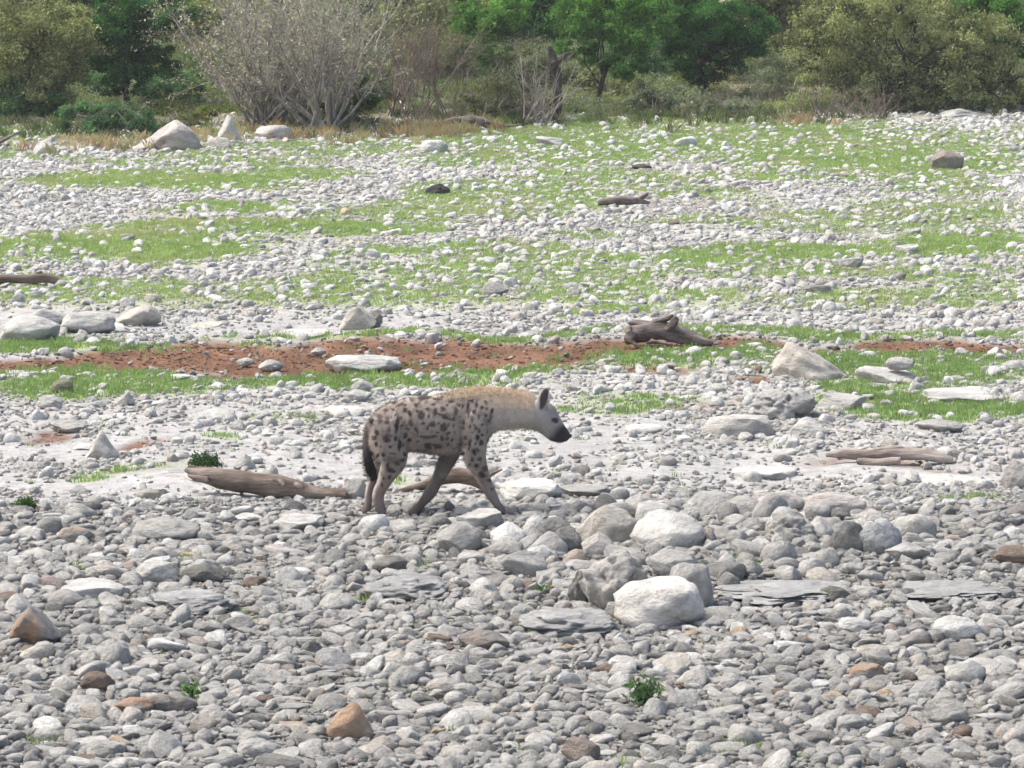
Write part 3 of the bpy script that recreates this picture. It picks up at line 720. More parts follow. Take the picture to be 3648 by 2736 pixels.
# ------------------------------------------------------------------ grass
def tuft(name, seed, blades, hgt, spread, wid, lean=.5):
    rg = np.random.default_rng(seed); V, F = [], []
    for b in range(blades):
        a = rg.uniform(0, 6.28); r = spread * math.sqrt(rg.random()); bx, by = r * math.cos(a), r * math.sin(a)
        h = hgt * rg.uniform(.55, 1.1); da = rg.uniform(0, 6.28); l = lean * h * rg.uniform(.2, 1)
        wa = rg.uniform(0, 3.14); wx, wy = wid * math.cos(wa), wid * math.sin(wa)
        i = len(V)
        V += [(bx - wx, by - wy, -.004), (bx + wx, by + wy, -.004), (bx + l * .4 * math.cos(da) + wx * .7, by + l * .4 * math.sin(da) + wy * .7, h * .6), (bx + l * math.cos(da), by + l * math.sin(da), h)]
        F.append((i, i + 1, i + 2, i + 3))
    return mesh_np(name, np.array(V), np.array(F), M_GRASS, False)
TUFTS = [tuft('tuft_shape_%d' % i, 900 + i, 16, .030, .045, .0035) for i in range(6)]
def grass_pts(n, y0, y1, seed):
    rg = np.random.default_rng(seed)
    u = rg.random(n); y = np.sqrt(y0 * y0 + u * (y1 * y1 - y0 * y0)); x = (rg.random(n) * 2 - 1) * (0.1245 * y + .7)
    g, d, s, wood, px, py = cover(x, y)
    k = rg.random(n) < sst(.12, .8, g) * (1 - .9 * d) + .012
    x, y, g, py = x[k], y[k], g[k], py[k]; n = len(x)
    dry = sst(-.1, .5, fbm2(x * 1.4, y * .7, 3, 29)) * sst(760, 690, py) * .6 + .1
    t = np.array([.31, .42, .175]) * (1 - dry[:, None]) + np.array([.43, .44, .26]) * dry[:, None]
    near = sst(690, 740, py)[:, None]; t = t * (1 - near) + (t * .35 + np.array([.20, .30, .125]) * .65) * near
    t = t * rg.uniform(.75, 1.25, (n, 1))
    sc = rg.uniform(.7, 1.4, n) * (.8 + .5 * g)
    return np.stack([x, y, terrain(x, y) - .003], 1), rg.integers(0, 6, n), np.stack([np.zeros(n), np.zeros(n), rg.uniform(0, 6.28, n)], 1), np.stack([sc, sc, sc * rg.uniform(.7, 1.3, n)], 1), np.concatenate([t, np.ones((n, 1))], 1)
G1 = grass_pts(16000, 17.6, 27, 15); G2 = grass_pts(130000, 27, 64, 16)
scatter('grass', TUFTS, *[np.concatenate([a, b]) for a, b in zip(G1, G2)])

# dry grass and weeds along the edge of the trees
DRY = [tuft('dry_tuft_shape_%d' % i, 950 + i, 26, .24, .09, .004, .6) for i in range(5)]
def edge_tufts(spots, n, cols, seed, smin, smax):
    rg = np.random.default_rng(seed); P, T, S = [], [], []
    for (cx, cy, rx, ry, w) in spots:
        for q in range(int(n * w)):
            a, b = cx + rg.normal() * rx, cy + rg.normal() * ry
            if b < 60: continue
            p = place(a, b); P.append(p); c = cols[rg.integers(0, len(cols))]; T.append(np.array(c) * rg.uniform(.7, 1.25)); S.append(rg.uniform(smin, smax))
    n = len(P); P = np.array(P); S = np.array(S); P[:, 2] -= .01
    return P, rg.integers(0, 5, n), np.stack([rg.normal(0, .08, n), rg.normal(0, .08, n), rg.uniform(0, 6.28, n)], 1), np.stack([S * 1.2, S * 1.2, S], 1), np.concatenate([np.array(T), np.ones((n, 1))], 1)
scatter('dry_grass', DRY, *edge_tufts([(640, 290, 90, 8, 1.2), (910, 285, 70, 9, 1.5), (930, 292, 40, 6, .8), (450, 300, 110, 10, .8), (140, 320, 80, 8, .6), (740, 300, 80, 8, .7), (1020, 280, 40, 8, .7), (1720, 262, 60, 6, .3), (290, 325, 60, 6, .5)],
        34, [(.46, .38, .26), (.42, .36, .23), (.42, .29, .19), (.40, .37, .24)], 3, .35, .9))
scatter('weeds', DRY, *edge_tufts([(60, 280, 70, 14, 1.2), (240, 290, 90, 10, 1), (760, 265, 70, 16, 1.6), (1060, 262, 120, 12, 1.2), (1400, 262, 140, 8, 1.2), (1600, 255, 110, 8, 1.2), (1300, 245, 160, 12, 1), (1950, 235, 160, 8, 1), (2150, 232, 90, 8, 1), (1700, 210, 140, 22, .9), (1250, 170, 200, 40, .9), (120, 240, 120, 20, .8), (700, 230, 100, 20, .8), (2000, 180, 200, 30, .8), (400, 215, 100, 25, .8)],
        45, [(.13, .18, .08), (.16, .20, .10), (.19, .21, .13), (.12, .15, .075), (.23, .23, .15)], 4, .35, .9))

# ------------------------------------------------------------------ tubes, logs
class Tubes:
    def __init__(s): s.V, s.F, s.n = [], [], 0
    def add(s, P, R, k=5, cap=True):
        P = np.asarray(P, float); n = len(P); R = np.broadcast_to(np.asarray(R, float), (n,)) if np.ndim(R) < 2 else R
        T = np.gradient(P, axis=0); T /= np.linalg.norm(T, axis=1)[:, None] + 1e-9
        up = np.array([0, 0, 1.]) if abs(T[:, 2]).mean() < .8 else np.array([0, 1., 0])
        U = np.cross(T, up); U /= np.linalg.norm(U, axis=1)[:, None] + 1e-9; W = np.cross(U, T)
        a = np.arange(k) * 2 * math.pi / k
        ring = P[:, None] + (U[:, None] * np.cos(a)[None, :, None] + W[:, None] * np.sin(a)[None, :, None]) * R[:, None, None]
        s.V.append(ring.reshape(-1, 3)); b = s.n
        i = b + np.arange(n - 1)[:, None] * k + np.arange(k)[None]; j = b + np.arange(n - 1)[:, None] * k + (np.arange(k)[None] + 1) % k
        s.F.append(np.stack([i, j, j + k, i + k], -1).reshape(-1, 4)); s.n += n * k
        if cap:
            s.V.append(P[[0, -1]] + T[[0, -1]] * np.array([[-.3], [.3]]) * R[[0, -1], None]); c0, c1 = s.n, s.n + 1; s.n += 2
            q = np.arange(k); q2 = (q + 1) % k
            s.F.append(np.stack([np.full(k, c0), b + q2, b + q, b + q], -1)); e = b + (n - 1) * k
            s.F.append(np.stack([np.full(k, c1), e + q, e + q2, e + q2], -1))
    def mesh(s, name, mat, origin=(0, 0, 0), disp=0, seed=0, fr=8):
        V = np.concatenate(s.V); F = np.concatenate(s.F)
        if disp:
            V = V + disp * np.stack([fbm3(V[:, 0] * fr * .4 + c, V[:, 1] * fr, V[:, 2] * fr, 3, seed + c) for c in range(3)], 1)
        quad = F[:, 2] != F[:, 3]
        me = bpy.data.meshes.new(name)
        faces = [tuple(f) for f in F[quad].tolist()] + [tuple(f[:3]) for f in F[~quad].tolist()]
        me.from_pydata((V - np.asarray(origin)).tolist(), [], faces)
        me.polygons.foreach_set('use_smooth', np.ones(len(me.polygons), bool)); me.update()
        if mat: me.materials.append(mat)
        return me
def px_path(pts, Y, dY=None, sub=6):
    """pts: (D x, D y, radius in D px[, depth offset m]) -> smooth world path and radii"""
    pts = np.array([tuple(p) + (0,) * (4 - len(p)) for p in pts], float)
    t = np.arange(len(pts)); tt = np.linspace(0, len(pts) - 1, (len(pts) - 1) * sub + 1)
    q = np.stack([np.interp(tt, t, pts[:, c]) for c in range(4)], 1)
    ker = np.array([1, 2, 3, 2, 1]) / 9.
    for c in range(4):
        e = np.concatenate([[q[0, c]] * 2, q[:, c], [q[-1, c]] * 2]); q[:, c] = np.convolve(e, ker, 'valid')
    P = np.array([on_plane(a, b, Y + d) for a, b, _, d in q]); s = ppm(Y)
    return P, q[:, 2] / s
def log(name, parts, base, mat, label, cat, disp=.012, seed=1, k=18):
    b = place(*base); tb = Tubes()
    for pts in parts:
        P, R = px_path(pts, b[1]); tb.add(P, R, k)
    o = link(name, tb.mesh(name, mat, b, disp, seed), loc=b)
    return tag(o, label, cat)
log('log', [[(398, 1014, 3), (418, 1022, 9), (445, 1030, 17), (480, 1037, 22), (520, 1042, 24), (565, 1047, 23), (600, 1051, 25), (640, 1058, 24), (668, 1063, 20), (690, 1068, 16), (718, 1067, 13), (748, 1066, 12)],
            [(585, 1040, 3, -.1), (606, 1046, 5, -.17), (612, 1049, 4, -.19)], [(470, 1024, 9, .02), (440, 1018, 7, .02), (404, 1010, 3, .02)], [(455, 1040, 8, -.06), (425, 1032, 6, -.06), (405, 1024, 2, -.06)], [(640, 1044, 6, -.12), (650, 1048, 7, -.16), (660, 1052, 5, -.14)]],
    (575, 1074), M_LOG, 'weathered brown log with a splintered end lying on smooth rock behind the hyena', 'log', .03, 3, 24)
log('log', [[(838, 1066, 5), (880, 1060, 8), (920, 1050, 10), (955, 1034, 15), (990, 1026, 17), (1020, 1032, 17), (1045, 1050, 13), (1058, 1066, 8)], [(1040, 1040, 6), (1065, 1022, 4), (1085, 1012, 2)]],
    (985, 1064), M_LOG, 'arched brown branch seen between the legs of the hyena', 'log', .014, 5)
M_PALELOG = make_wood_mat('pale_driftwood', (0.20, 0.165, 0.135), (0.50, 0.44, 0.38), (3, 18, 18), 1.0)
log('log', [[(1782, 984, 5), (1815, 983, 10), (1860, 984, 13), (1910, 980, 15), (1960, 980, 17), (2005, 982, 17), (2035, 988, 13), (2058, 996, 6)], [(1850, 994, 8, -.1), (1890, 996, 9, -.12), (1950, 992, 7, -.13)], [(1880, 972, 6), (1930, 966, 7), (1975, 970, 5)]], (1920, 1000), M_PALELOG, 'long pale weathered log lying across the rubble, to the front of the hyena', 'log', .03, 27, 20)
log('log', [[(-60, 606, 8), (0, 604, 9), (60, 604, 10), (95, 600, 11), (118, 606, 9), (134, 610, 4)], [(80, 594, 6), (92, 588, 4)]], (50, 616), M_DARKLOG, 'dark brown log lying flat on pale stones, running out of the frame', 'log', .02, 7)
log('driftwood_stump', [[(1360, 720, 18), (1385, 718, 20), (1420, 715, 19), (1455, 718, 18), (1490, 728, 14), (1520, 738, 9), (1560, 746, 4)], [(1448, 712, 9, -.05), (1453, 695, 8, -.08), (1460, 690, 4, -.1)], [(1362, 718, 10, -.1), (1366, 738, 7, -.15), (1375, 750, 3, -.2)], [(1395, 706, 9), (1372, 697, 6), (1356, 694, 3)], [(1358, 700, 6, -.04), (1352, 720, 8, -.06), (1360, 742, 5, -.08)], [(1405, 702, 8), (1432, 694, 8), (1452, 684, 4)], [(1470, 715, 9, -.05), (1500, 722, 8, -.05), (1540, 742, 4, -.08)], [(1400, 735, 9, -.16), (1425, 742, 6, -.2), (1450, 748, 3, -.22)]],
    (1440, 743), M_GREYLOG, 'weathered grey brown driftwood stump at the edge of the reddish dirt', 'driftwood', .055, 9)
log('log', [[(1290, 438, 5), (1320, 434, 9), (1350, 432, 10), (1380, 434, 7), (1405, 438, 3)], [(1380, 430, 5), (1396, 420, 5), (1400, 416, 2)]], (1350, 446), M_GREYLOG, 'short brownish piece of driftwood on the pale rubble of the meadow', 'driftwood', .02, 11)
log('fallen_trunk', [[(890, 290, 4), (930, 278, 7), (975, 264, 9), (1010, 258, 9), (1040, 262, 8), (1065, 270, 5), (1085, 276, 2)], [(1040, 264, 6), (1055, 280, 5), (1062, 292, 3)], [(930, 276, 5), (890, 280, 3), (850, 276, 1)], [(1060, 268, 4), (1090, 274, 3), (1130, 268, 2)]],
    (985, 278), M_GREYLOG, 'fallen grey brown trunk at the foot of the thicket behind dry grass', 'fallen trunk', .03, 13)
log('branch', [[(-40, 330, 4), (0, 306, 4), (30, 290, 3), (50, 280, 1)], [(-30, 310, 3), (10, 316, 4), (22, 312, 2)]], (10, 322), M_GREYLOG, 'bent dead branch lying at the frame edge by pale rocks', 'branch', .01, 15, 8)

# ------------------------------------------------------------------ plants
def leaf_faces(C, rg, size, tint, up=.4):
    n = len(C)
    d = rg.normal(size=(n, 3)); d /= np.linalg.norm(d, axis=1)[:, None]
    a = rg.normal(size=(n, 3)); a[:, 2] += up; a -= d * (a * d).sum(1)[:, None]; a /= np.linalg.norm(a, axis=1)[:, None]
    s = size * rg.uniform(.6, 1.3, n)
    l = d * s[:, None]; w = a * (s * rg.uniform(.28, .5, n))[:, None]
    V = np.stack([C - l * .5, C + w * .5 - l * .05, C + l * .5, C - w * .5 - l * .05], 1).reshape(-1, 3)
    F = np.arange(n * 4).reshape(n, 4)
    return V, F, np.repeat(tint, 4, 0)
def crown_points(ells, Y, rg, dens, jit=.30):
    """ells: (D x, D y, rx, ry, depth offset) -> leaf centres and per-clump variation"""
    s = ppm(Y); out, var = [], []
    for (cx, cy, rx, ry, dy) in ells:
        c = on_plane(cx, cy, Y + dy); a, b = rx / s, ry / s; dd = (a + b) * .55
        nc = max(12, int(34 * (a * b / .25) ** .6))
        q = rg.normal(size=(nc, 3)); q /= np.linalg.norm(q, axis=1)[:, None]; q *= rg.uniform(.25, 1.08, (nc, 1)) ** .6
        cc = c + q * np.array([a, dd, b])
        n = int(dens * a * b * 4 * 3.4)
        k = rg.integers(0, nc, n)
        rad = jit * math.sqrt(a * b) * rg.uniform(.5, 1.1, nc)
        p = cc[k] + rg.normal(size=(n, 3)) * (rad[k] * .6)[:, None] * np.array([1.15, 1, .75])
        out.append(p); var.append(np.clip(1 + rg.normal(0, .30, nc), .45, 1.8)[k])
    return np.concatenate(out), np.concatenate(var)
def tree(name, base, ells, cols, dens, size, label, cat, seed, trunk=.06, mat=M_BARK, group=None, trunk_top=None, stems=1, parts=('trunk', 'crown')):
    rg = np.random.default_rng(seed); b = place(*base); Y = b[1]
    root = tag(empty(name, b), label, cat, group)
    tb = Tubes()
    cs = [on_plane(e[0], e[1], Y + e[4]) for e in ells]
    for st in range(stems):
        off = np.array([rg.normal() * .08, rg.normal() * .06, 0]) * (stems > 1)
        tt = on_plane(trunk_top[0], trunk_top[1], Y) if trunk_top else b + (np.mean(cs, 0) - b) * .55
        mid = (b + tt) / 2 + rg.normal(size=3) * np.array([.07, .05, .02])
        P = np.array([b + off - [0, 0, .06], b + off * 1.3 + (mid - b) * .5 + rg.normal(size=3) * .02, mid + off * 2, tt + off * 3])
        tb.add(P, [trunk * 1.25, trunk, trunk * .9, trunk * .75], 7)
        for c in cs:
            for q in range(2):
                k0 = rg.uniform(.35, 1.0); st0 = P[1] + (P[3] - P[1]) * k0; e = c + rg.normal(size=3) * .12
                m1 = st0 + (e - st0) * .35 + np.array([0, 0, .10]) * rg.uniform(-.3, 1.2) + rg.normal(size=3) * .07; m2 = st0 + (e - st0) * .7 + rg.normal(size=3) * .10
                tb.add([st0, m1, m2, e], [trunk * .36, trunk * .26, trunk * .17, trunk * .06], 5, False)
                for w in range(4):
                    a0 = m1 + (e - m1) * rg.random(); f = a0 + rg.normal(size=3) * .2; tb.add([a0, (a0 + f) / 2 + rg.normal(size=3) * .05, f], [trunk * .12, trunk * .09, trunk * .03], 3, False)
    link(parts[0], tb.mesh(parts[0], mat, b), root)
    C, var = crown_points(ells, Y, rg, dens)
    cols = np.array(cols); t = cols[rg.integers(0, len(cols), len(C))] * var[:, None] * rg.uniform(.75, 1.25, (len(C), 1))
    V, F, T = leaf_faces(C, rg, size * 1.3, t)
    link(parts[1], mesh_np(parts[1], V - b, F, M_LEAF, False, np.clip(T, 0, 1)), root)
    return root
DG = [(.052, .14, .042), (.075, .18, .056), (.042, .105, .04)]
BG = [(.12, .26, .06), (.085, .21, .05), (.16, .29, .08)]
OL = [(.235, .27, .12), (.30, .33, .165), (.175, .20, .09), (.26, .26, .15)]
SG = [(.115, .225, .095), (.155, .255, .135), (.09, .185, .075)]
GG = [(.22, .26, .165), (.28, .305, .22), (.18, .22, .135)]
YG = [(.22, .25, .08), (.17, .21, .06)]
TP = ('trunk', 'crown'); SPN = ('stems', 'foliage')
# second row, on the slope behind
for q, (bx, by, ells, cols, lab) in enumerate([
    (100, 130, [(60, 20, 150, 60, 0), (170, 60, 80, 50, 0)], OL, 'dull olive tree behind the dark green tree, reaching out of the frame'),
    (430, 110, [(400, 60, 110, 60, 0), (480, 30, 80, 50, 0)], OL, 'olive bush on the slope behind the grey twiggy bush'),
    (700, 95, [(700, 30, 140, 60, 0), (620, 60, 70, 50, 0)], GG, 'greyish green tree on the slope behind the grey twiggy bush'),
    (960, 120, [(940, 30, 110, 60, 0), (1000, 70, 60, 50, 0)], OL, 'olive tree on the slope behind the brown twiggy bush'),
    (1190, 105, [(1190, 20, 110, 60, 0), (1240, 80, 60, 40, 0)], DG, 'dark green tree on the slope behind the dead black stump'),
    (1440, 85, [(1430, 20, 110, 50, 0), (1480, 50, 70, 40, 0)], BG, 'fresh green tree on the slope behind the dark round-crowned tree'),
    (1680, 110, [(1690, 30, 90, 70, 0), (1740, 70, 60, 40, 0), (1700, 110, 50, 30, 0)], OL, 'sparse olive bush on the stony slope between the dark tree and the olive tree'),
    (1930, 80, [(1900, 20, 150, 50, 0)], OL, 'olive tree on the slope behind the broad olive tree'),
    (2160, 90, [(2150, 20, 130, 60, 0)], OL, 'olive tree on the slope behind the bright green tree')]):
    tree('tree', (bx, by), [(e[0], e[1] + 15, e[2] * 1.25, e[3] * 1.35, e[4]) for e in ells], cols, 1500, .085, lab, 'tree', 700 + q, .05, M_BARK, 'trees on the slope behind')
tree('tree', (62, 262), [(50, 70, 110, 80, .3), (150, 70, 60, 90, .2), (45, 150, 80, 60, .1), (130, 160, 60, 50, .2), (80, 200, 70, 40, 0)], OL, 1700, .05, 'thin olive green tree beside the dark green tree at the frame edge', 'tree', 21, .05)
tree('tree', (285, 238), [(215, 50, 75, 60, 0), (330, 35, 85, 50, 0), (265, 130, 85, 45, 0), (335, 140, 55, 42, -.1), (195, 140, 45, 35, .1), (280, 85, 70, 60, .1), (310, 185, 40, 25, 0), (245, 185, 35, 22, 0)], DG, 3000, .045, 'dark green tree with a slim forked trunk beside the grey twiggy bush', 'tree', 22, .055, M_BARK, None, (282, 150))
tree('shrub', (48, 262), [(35, 205, 60, 42, 0), (100, 218, 42, 30, 0), (30, 240, 50, 22, -.1)], SG, 2200, .05, 'mid green shrub at the frame edge below the thin olive tree', 'shrub', 23, .02, M_TWIG, None, None, 3, SPN)
tree('shrub', (212, 292), [(165, 250, 42, 32, 0), (225, 256, 58, 36, 0), (285, 258, 45, 28, 0), (320, 268, 30, 18, 0)], SG, 2600, .05, 'low bluish green bush behind the pinkish sloping boulder', 'shrub', 24, .02, M_TWIG, None, None, 3, SPN)
tree('shrub', (385, 242), [(350, 200, 48, 36, 0), (402, 195, 40, 40, 0), (360, 230, 45, 20, 0), (430, 225, 35, 22, 0)], SG, 2200, .045, 'green shrub between the dark green tree and the grey twiggy bush', 'shrub', 25, .02, M_TWIG, None, None, 3, SPN)
tree('shrub', (428, 272), [(425, 250, 38, 20, 0), (395, 258, 30, 12, 0)], YG, 2200, .04, 'small yellowish green shrub beside the pointed pale boulder', 'shrub', 26, .015, M_TWIG, None, None, 3, SPN)
tree('shrub', (755, 274), [(750, 225, 50, 42, 0), (790, 190, 35, 35, .1), (720, 248, 35, 26, 0)], [(.075, .135, .035), (.09, .15, .05), (.06, .11, .03)], 2000, .045, 'grass green shrub under the side of the grey twiggy bush', 'shrub', 27, .015, M_TWIG, None, None, 4, SPN)
tree('tree', (1085, 232), [(1045, 55, 62, 50, 0), (1105, 30, 55, 35, 0), (1060, 110, 45, 35, 0), (1010, 30, 30, 40, .2)], BG, 2000, .05, 'bright green tree between the brown twiggy bush and the black stump', 'tree', 28, .035)
tree('tree', (1290, 236), [(1270, 45, 80, 50, 0), (1360, 85, 65, 45, 0), (1255, 105, 50, 30, 0), (1345, 140, 55, 30, -.1), (1400, 35, 65, 50, .1), (1310, 10, 80, 40, .1)], BG, 2100, .05, 'bright green spreading tree between the black stump and the dark round-crowned tree', 'tree', 29, .045)
tree('tree', (1518, 212), [(1520, 50, 85, 60, 0), (1605, 55, 65, 58, .1), (1478, 115, 50, 42, 0), (1565, 130, 55, 38, 0), (1450, 50, 45, 50, .1), (1520, 160, 45, 25, 0), (1630, 100, 35, 30, 0)], DG, 3000, .048, 'dark round-crowned green tree with a dark trunk above the grey green shrubs', 'tree', 30, .06, M_BARK, None, (1520, 130))
tree('shrub', (1430, 252), [(1418, 200, 58, 40, 0), (1380, 222, 40, 26, 0), (1450, 228, 30, 22, 0)], GG, 1700, .045, 'grey green shrub in front of the dark round-crowned tree', 'shrub', 31, .015, M_TWIG, None, None, 4, SPN)
tree('shrub', (1575, 252), [(1555, 228, 52, 24, 0), (1620, 236, 48, 18, 0), (1520, 240, 35, 14, 0)], GG, 1700, .045, 'low grey green shrub below the trunk of the dark round-crowned tree', 'shrub', 32, .012, M_TWIG, None, None, 4, SPN)
tree('shrub', (1110, 262), [(1100, 180, 90, 55, .1), (1130, 130, 60, 40, .2), (1060, 225, 70, 25, 0), (1180, 235, 60, 20, 0)], [(.12, .14, .08), (.15, .16, .10), (.10, .13, .06)], 750, .045, 'sparse grey olive shrub with thin stems beside the dead grey branches', 'shrub', 33, .018, M_TWIG, None, None, 5, SPN)
tree('tree', (1975, 240), [(1850, 75, 110, 65, .2), (2000, 55, 95, 60, .2), (1945, 140, 105, 45, .1), (2100, 150, 85, 55, 0), (1810, 165, 75, 35, .1), (2180, 160, 60, 60, 0), (1910, 210, 65, 25, 0), (2085, 215, 75, 28, -.1), (2185, 220, 50, 35, -.1), (1760, 60, 50, 60, .3), (1850, 140, 80, 50, -.1), (2030, 190, 80, 45, -.1), (1960, 215, 60, 28, -.1), (2140, 90, 70, 60, .1), (2060, 110, 60, 45, -.2), (1900, 20, 90, 40, 0)], OL, 1400, .05, 'broad olive tree with crooked dark limbs, its branches hanging to the ground', 'tree', 34, .06, M_BARK, None, (1968, 130))
tree('tree', (2178, 214), [(2145, 45, 70, 50, -.2), (2200, 70, 60, 50, -.2), (2110, 20, 50, 35, -.1), (2175, 110, 45, 22, -.1)], BG[:2] + DG[:1], 2400, .05, 'bright green tree rising above the broad olive tree at the frame edge', 'tree', 35, .04)

for q, (bx, by, rx, ry, cols, lab) in enumerate([
    (470, 195, 85, 46, SG, 'green bush half hidden behind the grey twiggy bush, next to the dark green tree'), (690, 165, 110, 60, GG, 'greyish bush right behind the grey twiggy bush'),
    (930, 175, 95, 62, [(.19, .19, .115), (.15, .15, .09)], 'brownish grey scrub behind the brown bare twiggy bush'), (1195, 200, 80, 50, GG, 'grey green scrub behind the black dead stump'),
    (1400, 165, 90, 50, SG, 'mid green bush between the bright spreading tree and the dark round-crowned tree'), (1660, 175, 70, 34, GG, 'pale grey green bush on the stony slope'),
    (1765, 170, 60, 40, OL, 'small olive bush touching the broad olive tree'), (1310, 205, 80, 34, OL, 'low olive scrub under the bright green spreading tree'),
    (130, 205, 110, 50, SG, 'green bush behind the mid green shrub at the frame edge'), (845, 215, 70, 44, GG, 'grey scrub between the grey twiggy bush and the brown twiggy bush')]):
    tree('shrub', (bx, by), [(bx, by - ry * .8, rx, ry, .1), (bx - rx * .5, by - ry * .4, rx * .6, ry * .5, 0), (bx + rx * .5, by - ry * .5, rx * .6, ry * .55, 0)], cols, 1300, .055, lab, 'shrub', 800 + q, .02, M_TWIG, 'scrub behind the first row of bushes', None, 3, SPN)

# undergrowth: low leafy mass between and behind the shrubs
def undergrowth(n_cl, seed):
    rg = np.random.default_rng(seed); C, T = [], []
    base = np.array([GG[0], OL[0], SG[1], GG[1], OL[1], YG[1], (.27, .25, .17), (.15, .22, .09)])
    for q in range(n_cl):
        dy = 40 + 215 * rg.random() ** .75; dx = rg.uniform(-60, 2272)
        if dy > 262 - max(0, dx - 1000) * .025 or (1640 < dx < 1800 and 110 < dy < 205 and rg.random() < .8): continue
        p = place(dx, dy); R = rg.uniform(.12, .34) * (1 + .6 * (dy < 160)); H = R * rg.uniform(.5, 1.1)
        n = int(520 * (R / .3) ** 1.6); d = rg.normal(size=(n, 3)); d /= np.linalg.norm(d, axis=1)[:, None]; d[:, 2] = np.abs(d[:, 2])
        C.append(p + d * np.array([R * 1.2, R, H]) * rg.uniform(.35, 1.1, (n, 1)))
        T.append(base[rg.integers(0, len(base))] * rg.uniform(.7, 1.3) * rg.uniform(.7, 1.3, (n, 1)))
    C = np.concatenate(C); V, F, T = leaf_faces(C, rg, .055, np.concatenate(T))
    o = link('undergrowth', mesh_np('undergrowth', V, F, M_LEAF, False, np.clip(T, 0, 1))); o['kind'] = 'stuff'
undergrowth(900, 88)

# twiggy bushes
def twiggy(name, base_pts, fan, label, seed, mat, n_stems, rmax, length, twigs=7, leafc=None, nleaf=0, lsize=.03, cat='shrub', sub=2):
    """base_pts: D pixel feet of stems; fan: (min, max) lean from vertical in radians"""
    rg = np.random.default_rng(seed); B = [place(*p) for p in base_pts]; b0 = np.mean(B, 0)
    root = tag(empty(name, b0), label, cat); tb = Tubes(); tips = []
    for s in range(n_stems):
        b = B[rg.integers(0, len(B))] + np.array([rg.normal() * .10, rg.normal() * .08, -.03])
        lean = rg.uniform(*fan); fd = rg.normal() * .5
        d = np.array([math.sin(lean), fd * .6, math.cos(lean)]); d /= np.linalg.norm(d)
        L = length * rg.uniform(.6, 1.1); n = 7; P = [b]; dd = d.copy()
        for k in range(n):
            dd = dd + rg.normal(size=3) * .13 + np.array([0, 0, .05]); dd /= np.linalg.norm(dd); P.append(P[-1] + dd * L / n)
        P = np.array(P); R = rmax * rg.uniform(.6, 1) * np.linspace(1, .22, n + 1); tb.add(P, R, 5, False)
        for t in range(twigs):
            k = rg.integers(2, n + 1); e = P[k] - P[k - 1]; e = e / np.linalg.norm(e) + rg.normal(size=3) * .55; e[2] += .15; e /= np.linalg.norm(e)
            l2 = L * rg.uniform(.18, .42); Q = [P[k]]
            for m in range(4): e = e + rg.normal(size=3) * .18; e /= np.linalg.norm(e); Q.append(Q[-1] + e * l2 / 4)
            Q = np.array(Q); tb.add(Q, R[k] * .55 * np.linspace(1, .3, 5), 3, False); tips.append(Q)
            for z in range(sub + rg.integers(0, 3)):
                m = rg.integers(1, 5); f = e + rg.normal(size=3) * .7; f /= np.linalg.norm(f); S = [Q[m], Q[m] + f * l2 * .2, Q[m] + f * l2 * .2 + (f + rg.normal(size=3) * .4) * l2 * .2]
                tb.add(S, [R[k] * .28, R[k] * .2, R[k] * .1], 3, False); tips.append(np.array(S))
    link('branches', tb.mesh('branches', mat, b0), root)
    if nleaf:
        T = np.concatenate([q[-2:] for q in tips]); k = rg.integers(0, len(T), nleaf); C = T[k] + rg.normal(size=(nleaf, 3)) * .028
        c = np.array(leafc)[rg.integers(0, len(leafc), nleaf)] * rg.uniform(.7, 1.25, (nleaf, 1))
        V, F, Tn = leaf_faces(C, rg, lsize, c)
        link('foliage', mesh_np('foliage', V - b0, F, M_LEAF, False, Tn), root)
    return root
LICH = [(.46, .44, .36), (.38, .36, .29), (.52, .50, .42), (.31, .29, .23)]
twiggy('shrub', [(570, 272), (590, 268), (655, 262), (700, 286)], (-.95, .75), 'large grey twiggy bush with brown stems, nearly bare of leaves', 41, M_SILVER, 74, .034, 2.25, 11, LICH, 13000, .055, sub=3)
twiggy('shrub', [(860, 250), (900, 262), (960, 262)], (-.5, .6), 'brown bare twiggy bush behind the large grey bush', 42, M_BROWNTWIG, 34, .016, 1.75, 10, [(.16, .14, .10), (.13, .12, .08)], 3500, .03)
twiggy('dead_branches', [(1150, 272), (1165, 268)], (-.6, 1.35), 'fan of dead grey branches on the ground by the black stump', 43, M_TWIG, 24, .016, 1.15, 4, cat='dead shrub')
twiggy('shrub', [(1010, 262), (1025, 258), (975, 262)], (-.9, .5), 'small pale branched bush with lichen grey twigs near the fallen trunk', 44, M_PALETWIG, 12, .014, .85, 5, [(.20, .21, .13)], 900, .03)
twiggy('brushwood', [(1740, 256), (1790, 258), (1840, 258), (1880, 256)], (-1.3, 1.3), 'heap of dry grey brushwood under the broad olive tree', 45, M_BROWNTWIG, 60, .010, .60, 5, cat='brushwood')
twiggy('shrub', [(1640, 236), (1690, 215)], (-.8, .8), 'small greyish bush on the stony slope by the dark round-crowned tree', 46, M_TWIG, 22, .009, .7, 6, GG, 2500, .03)
log('dead_stump', [[(1205, 262, 8), (1207, 210, 9), (1204, 170, 11), (1195, 135, 12), (1190, 112, 8), (1186, 98, 3)], [(1197, 140, 7), (1225, 118, 5), (1246, 112, 2)], [(1206, 180, 5), (1180, 150, 3), (1160, 140, 1)]], (1205, 262), M_BARK, 'black dead tree stump standing between two green trees', 'stump', .03, 17, 10)
log('branch', [[(1975, 232, 9), (1965, 190, 8), (1950, 150, 8), (1960, 110, 7), (1985, 80, 6), (1970, 45, 8), (1945, 20, 9), (1930, 0, 6)], [(1960, 180, 6), (1920, 200, 4), (1880, 215, 2)], [(1955, 110, 6), (1990, 100, 4), (2040, 108, 2)]], (1975, 240), M_BARK, 'crooked dark dead limb leaning inside the broad olive tree', 'branch', .02, 19, 8)
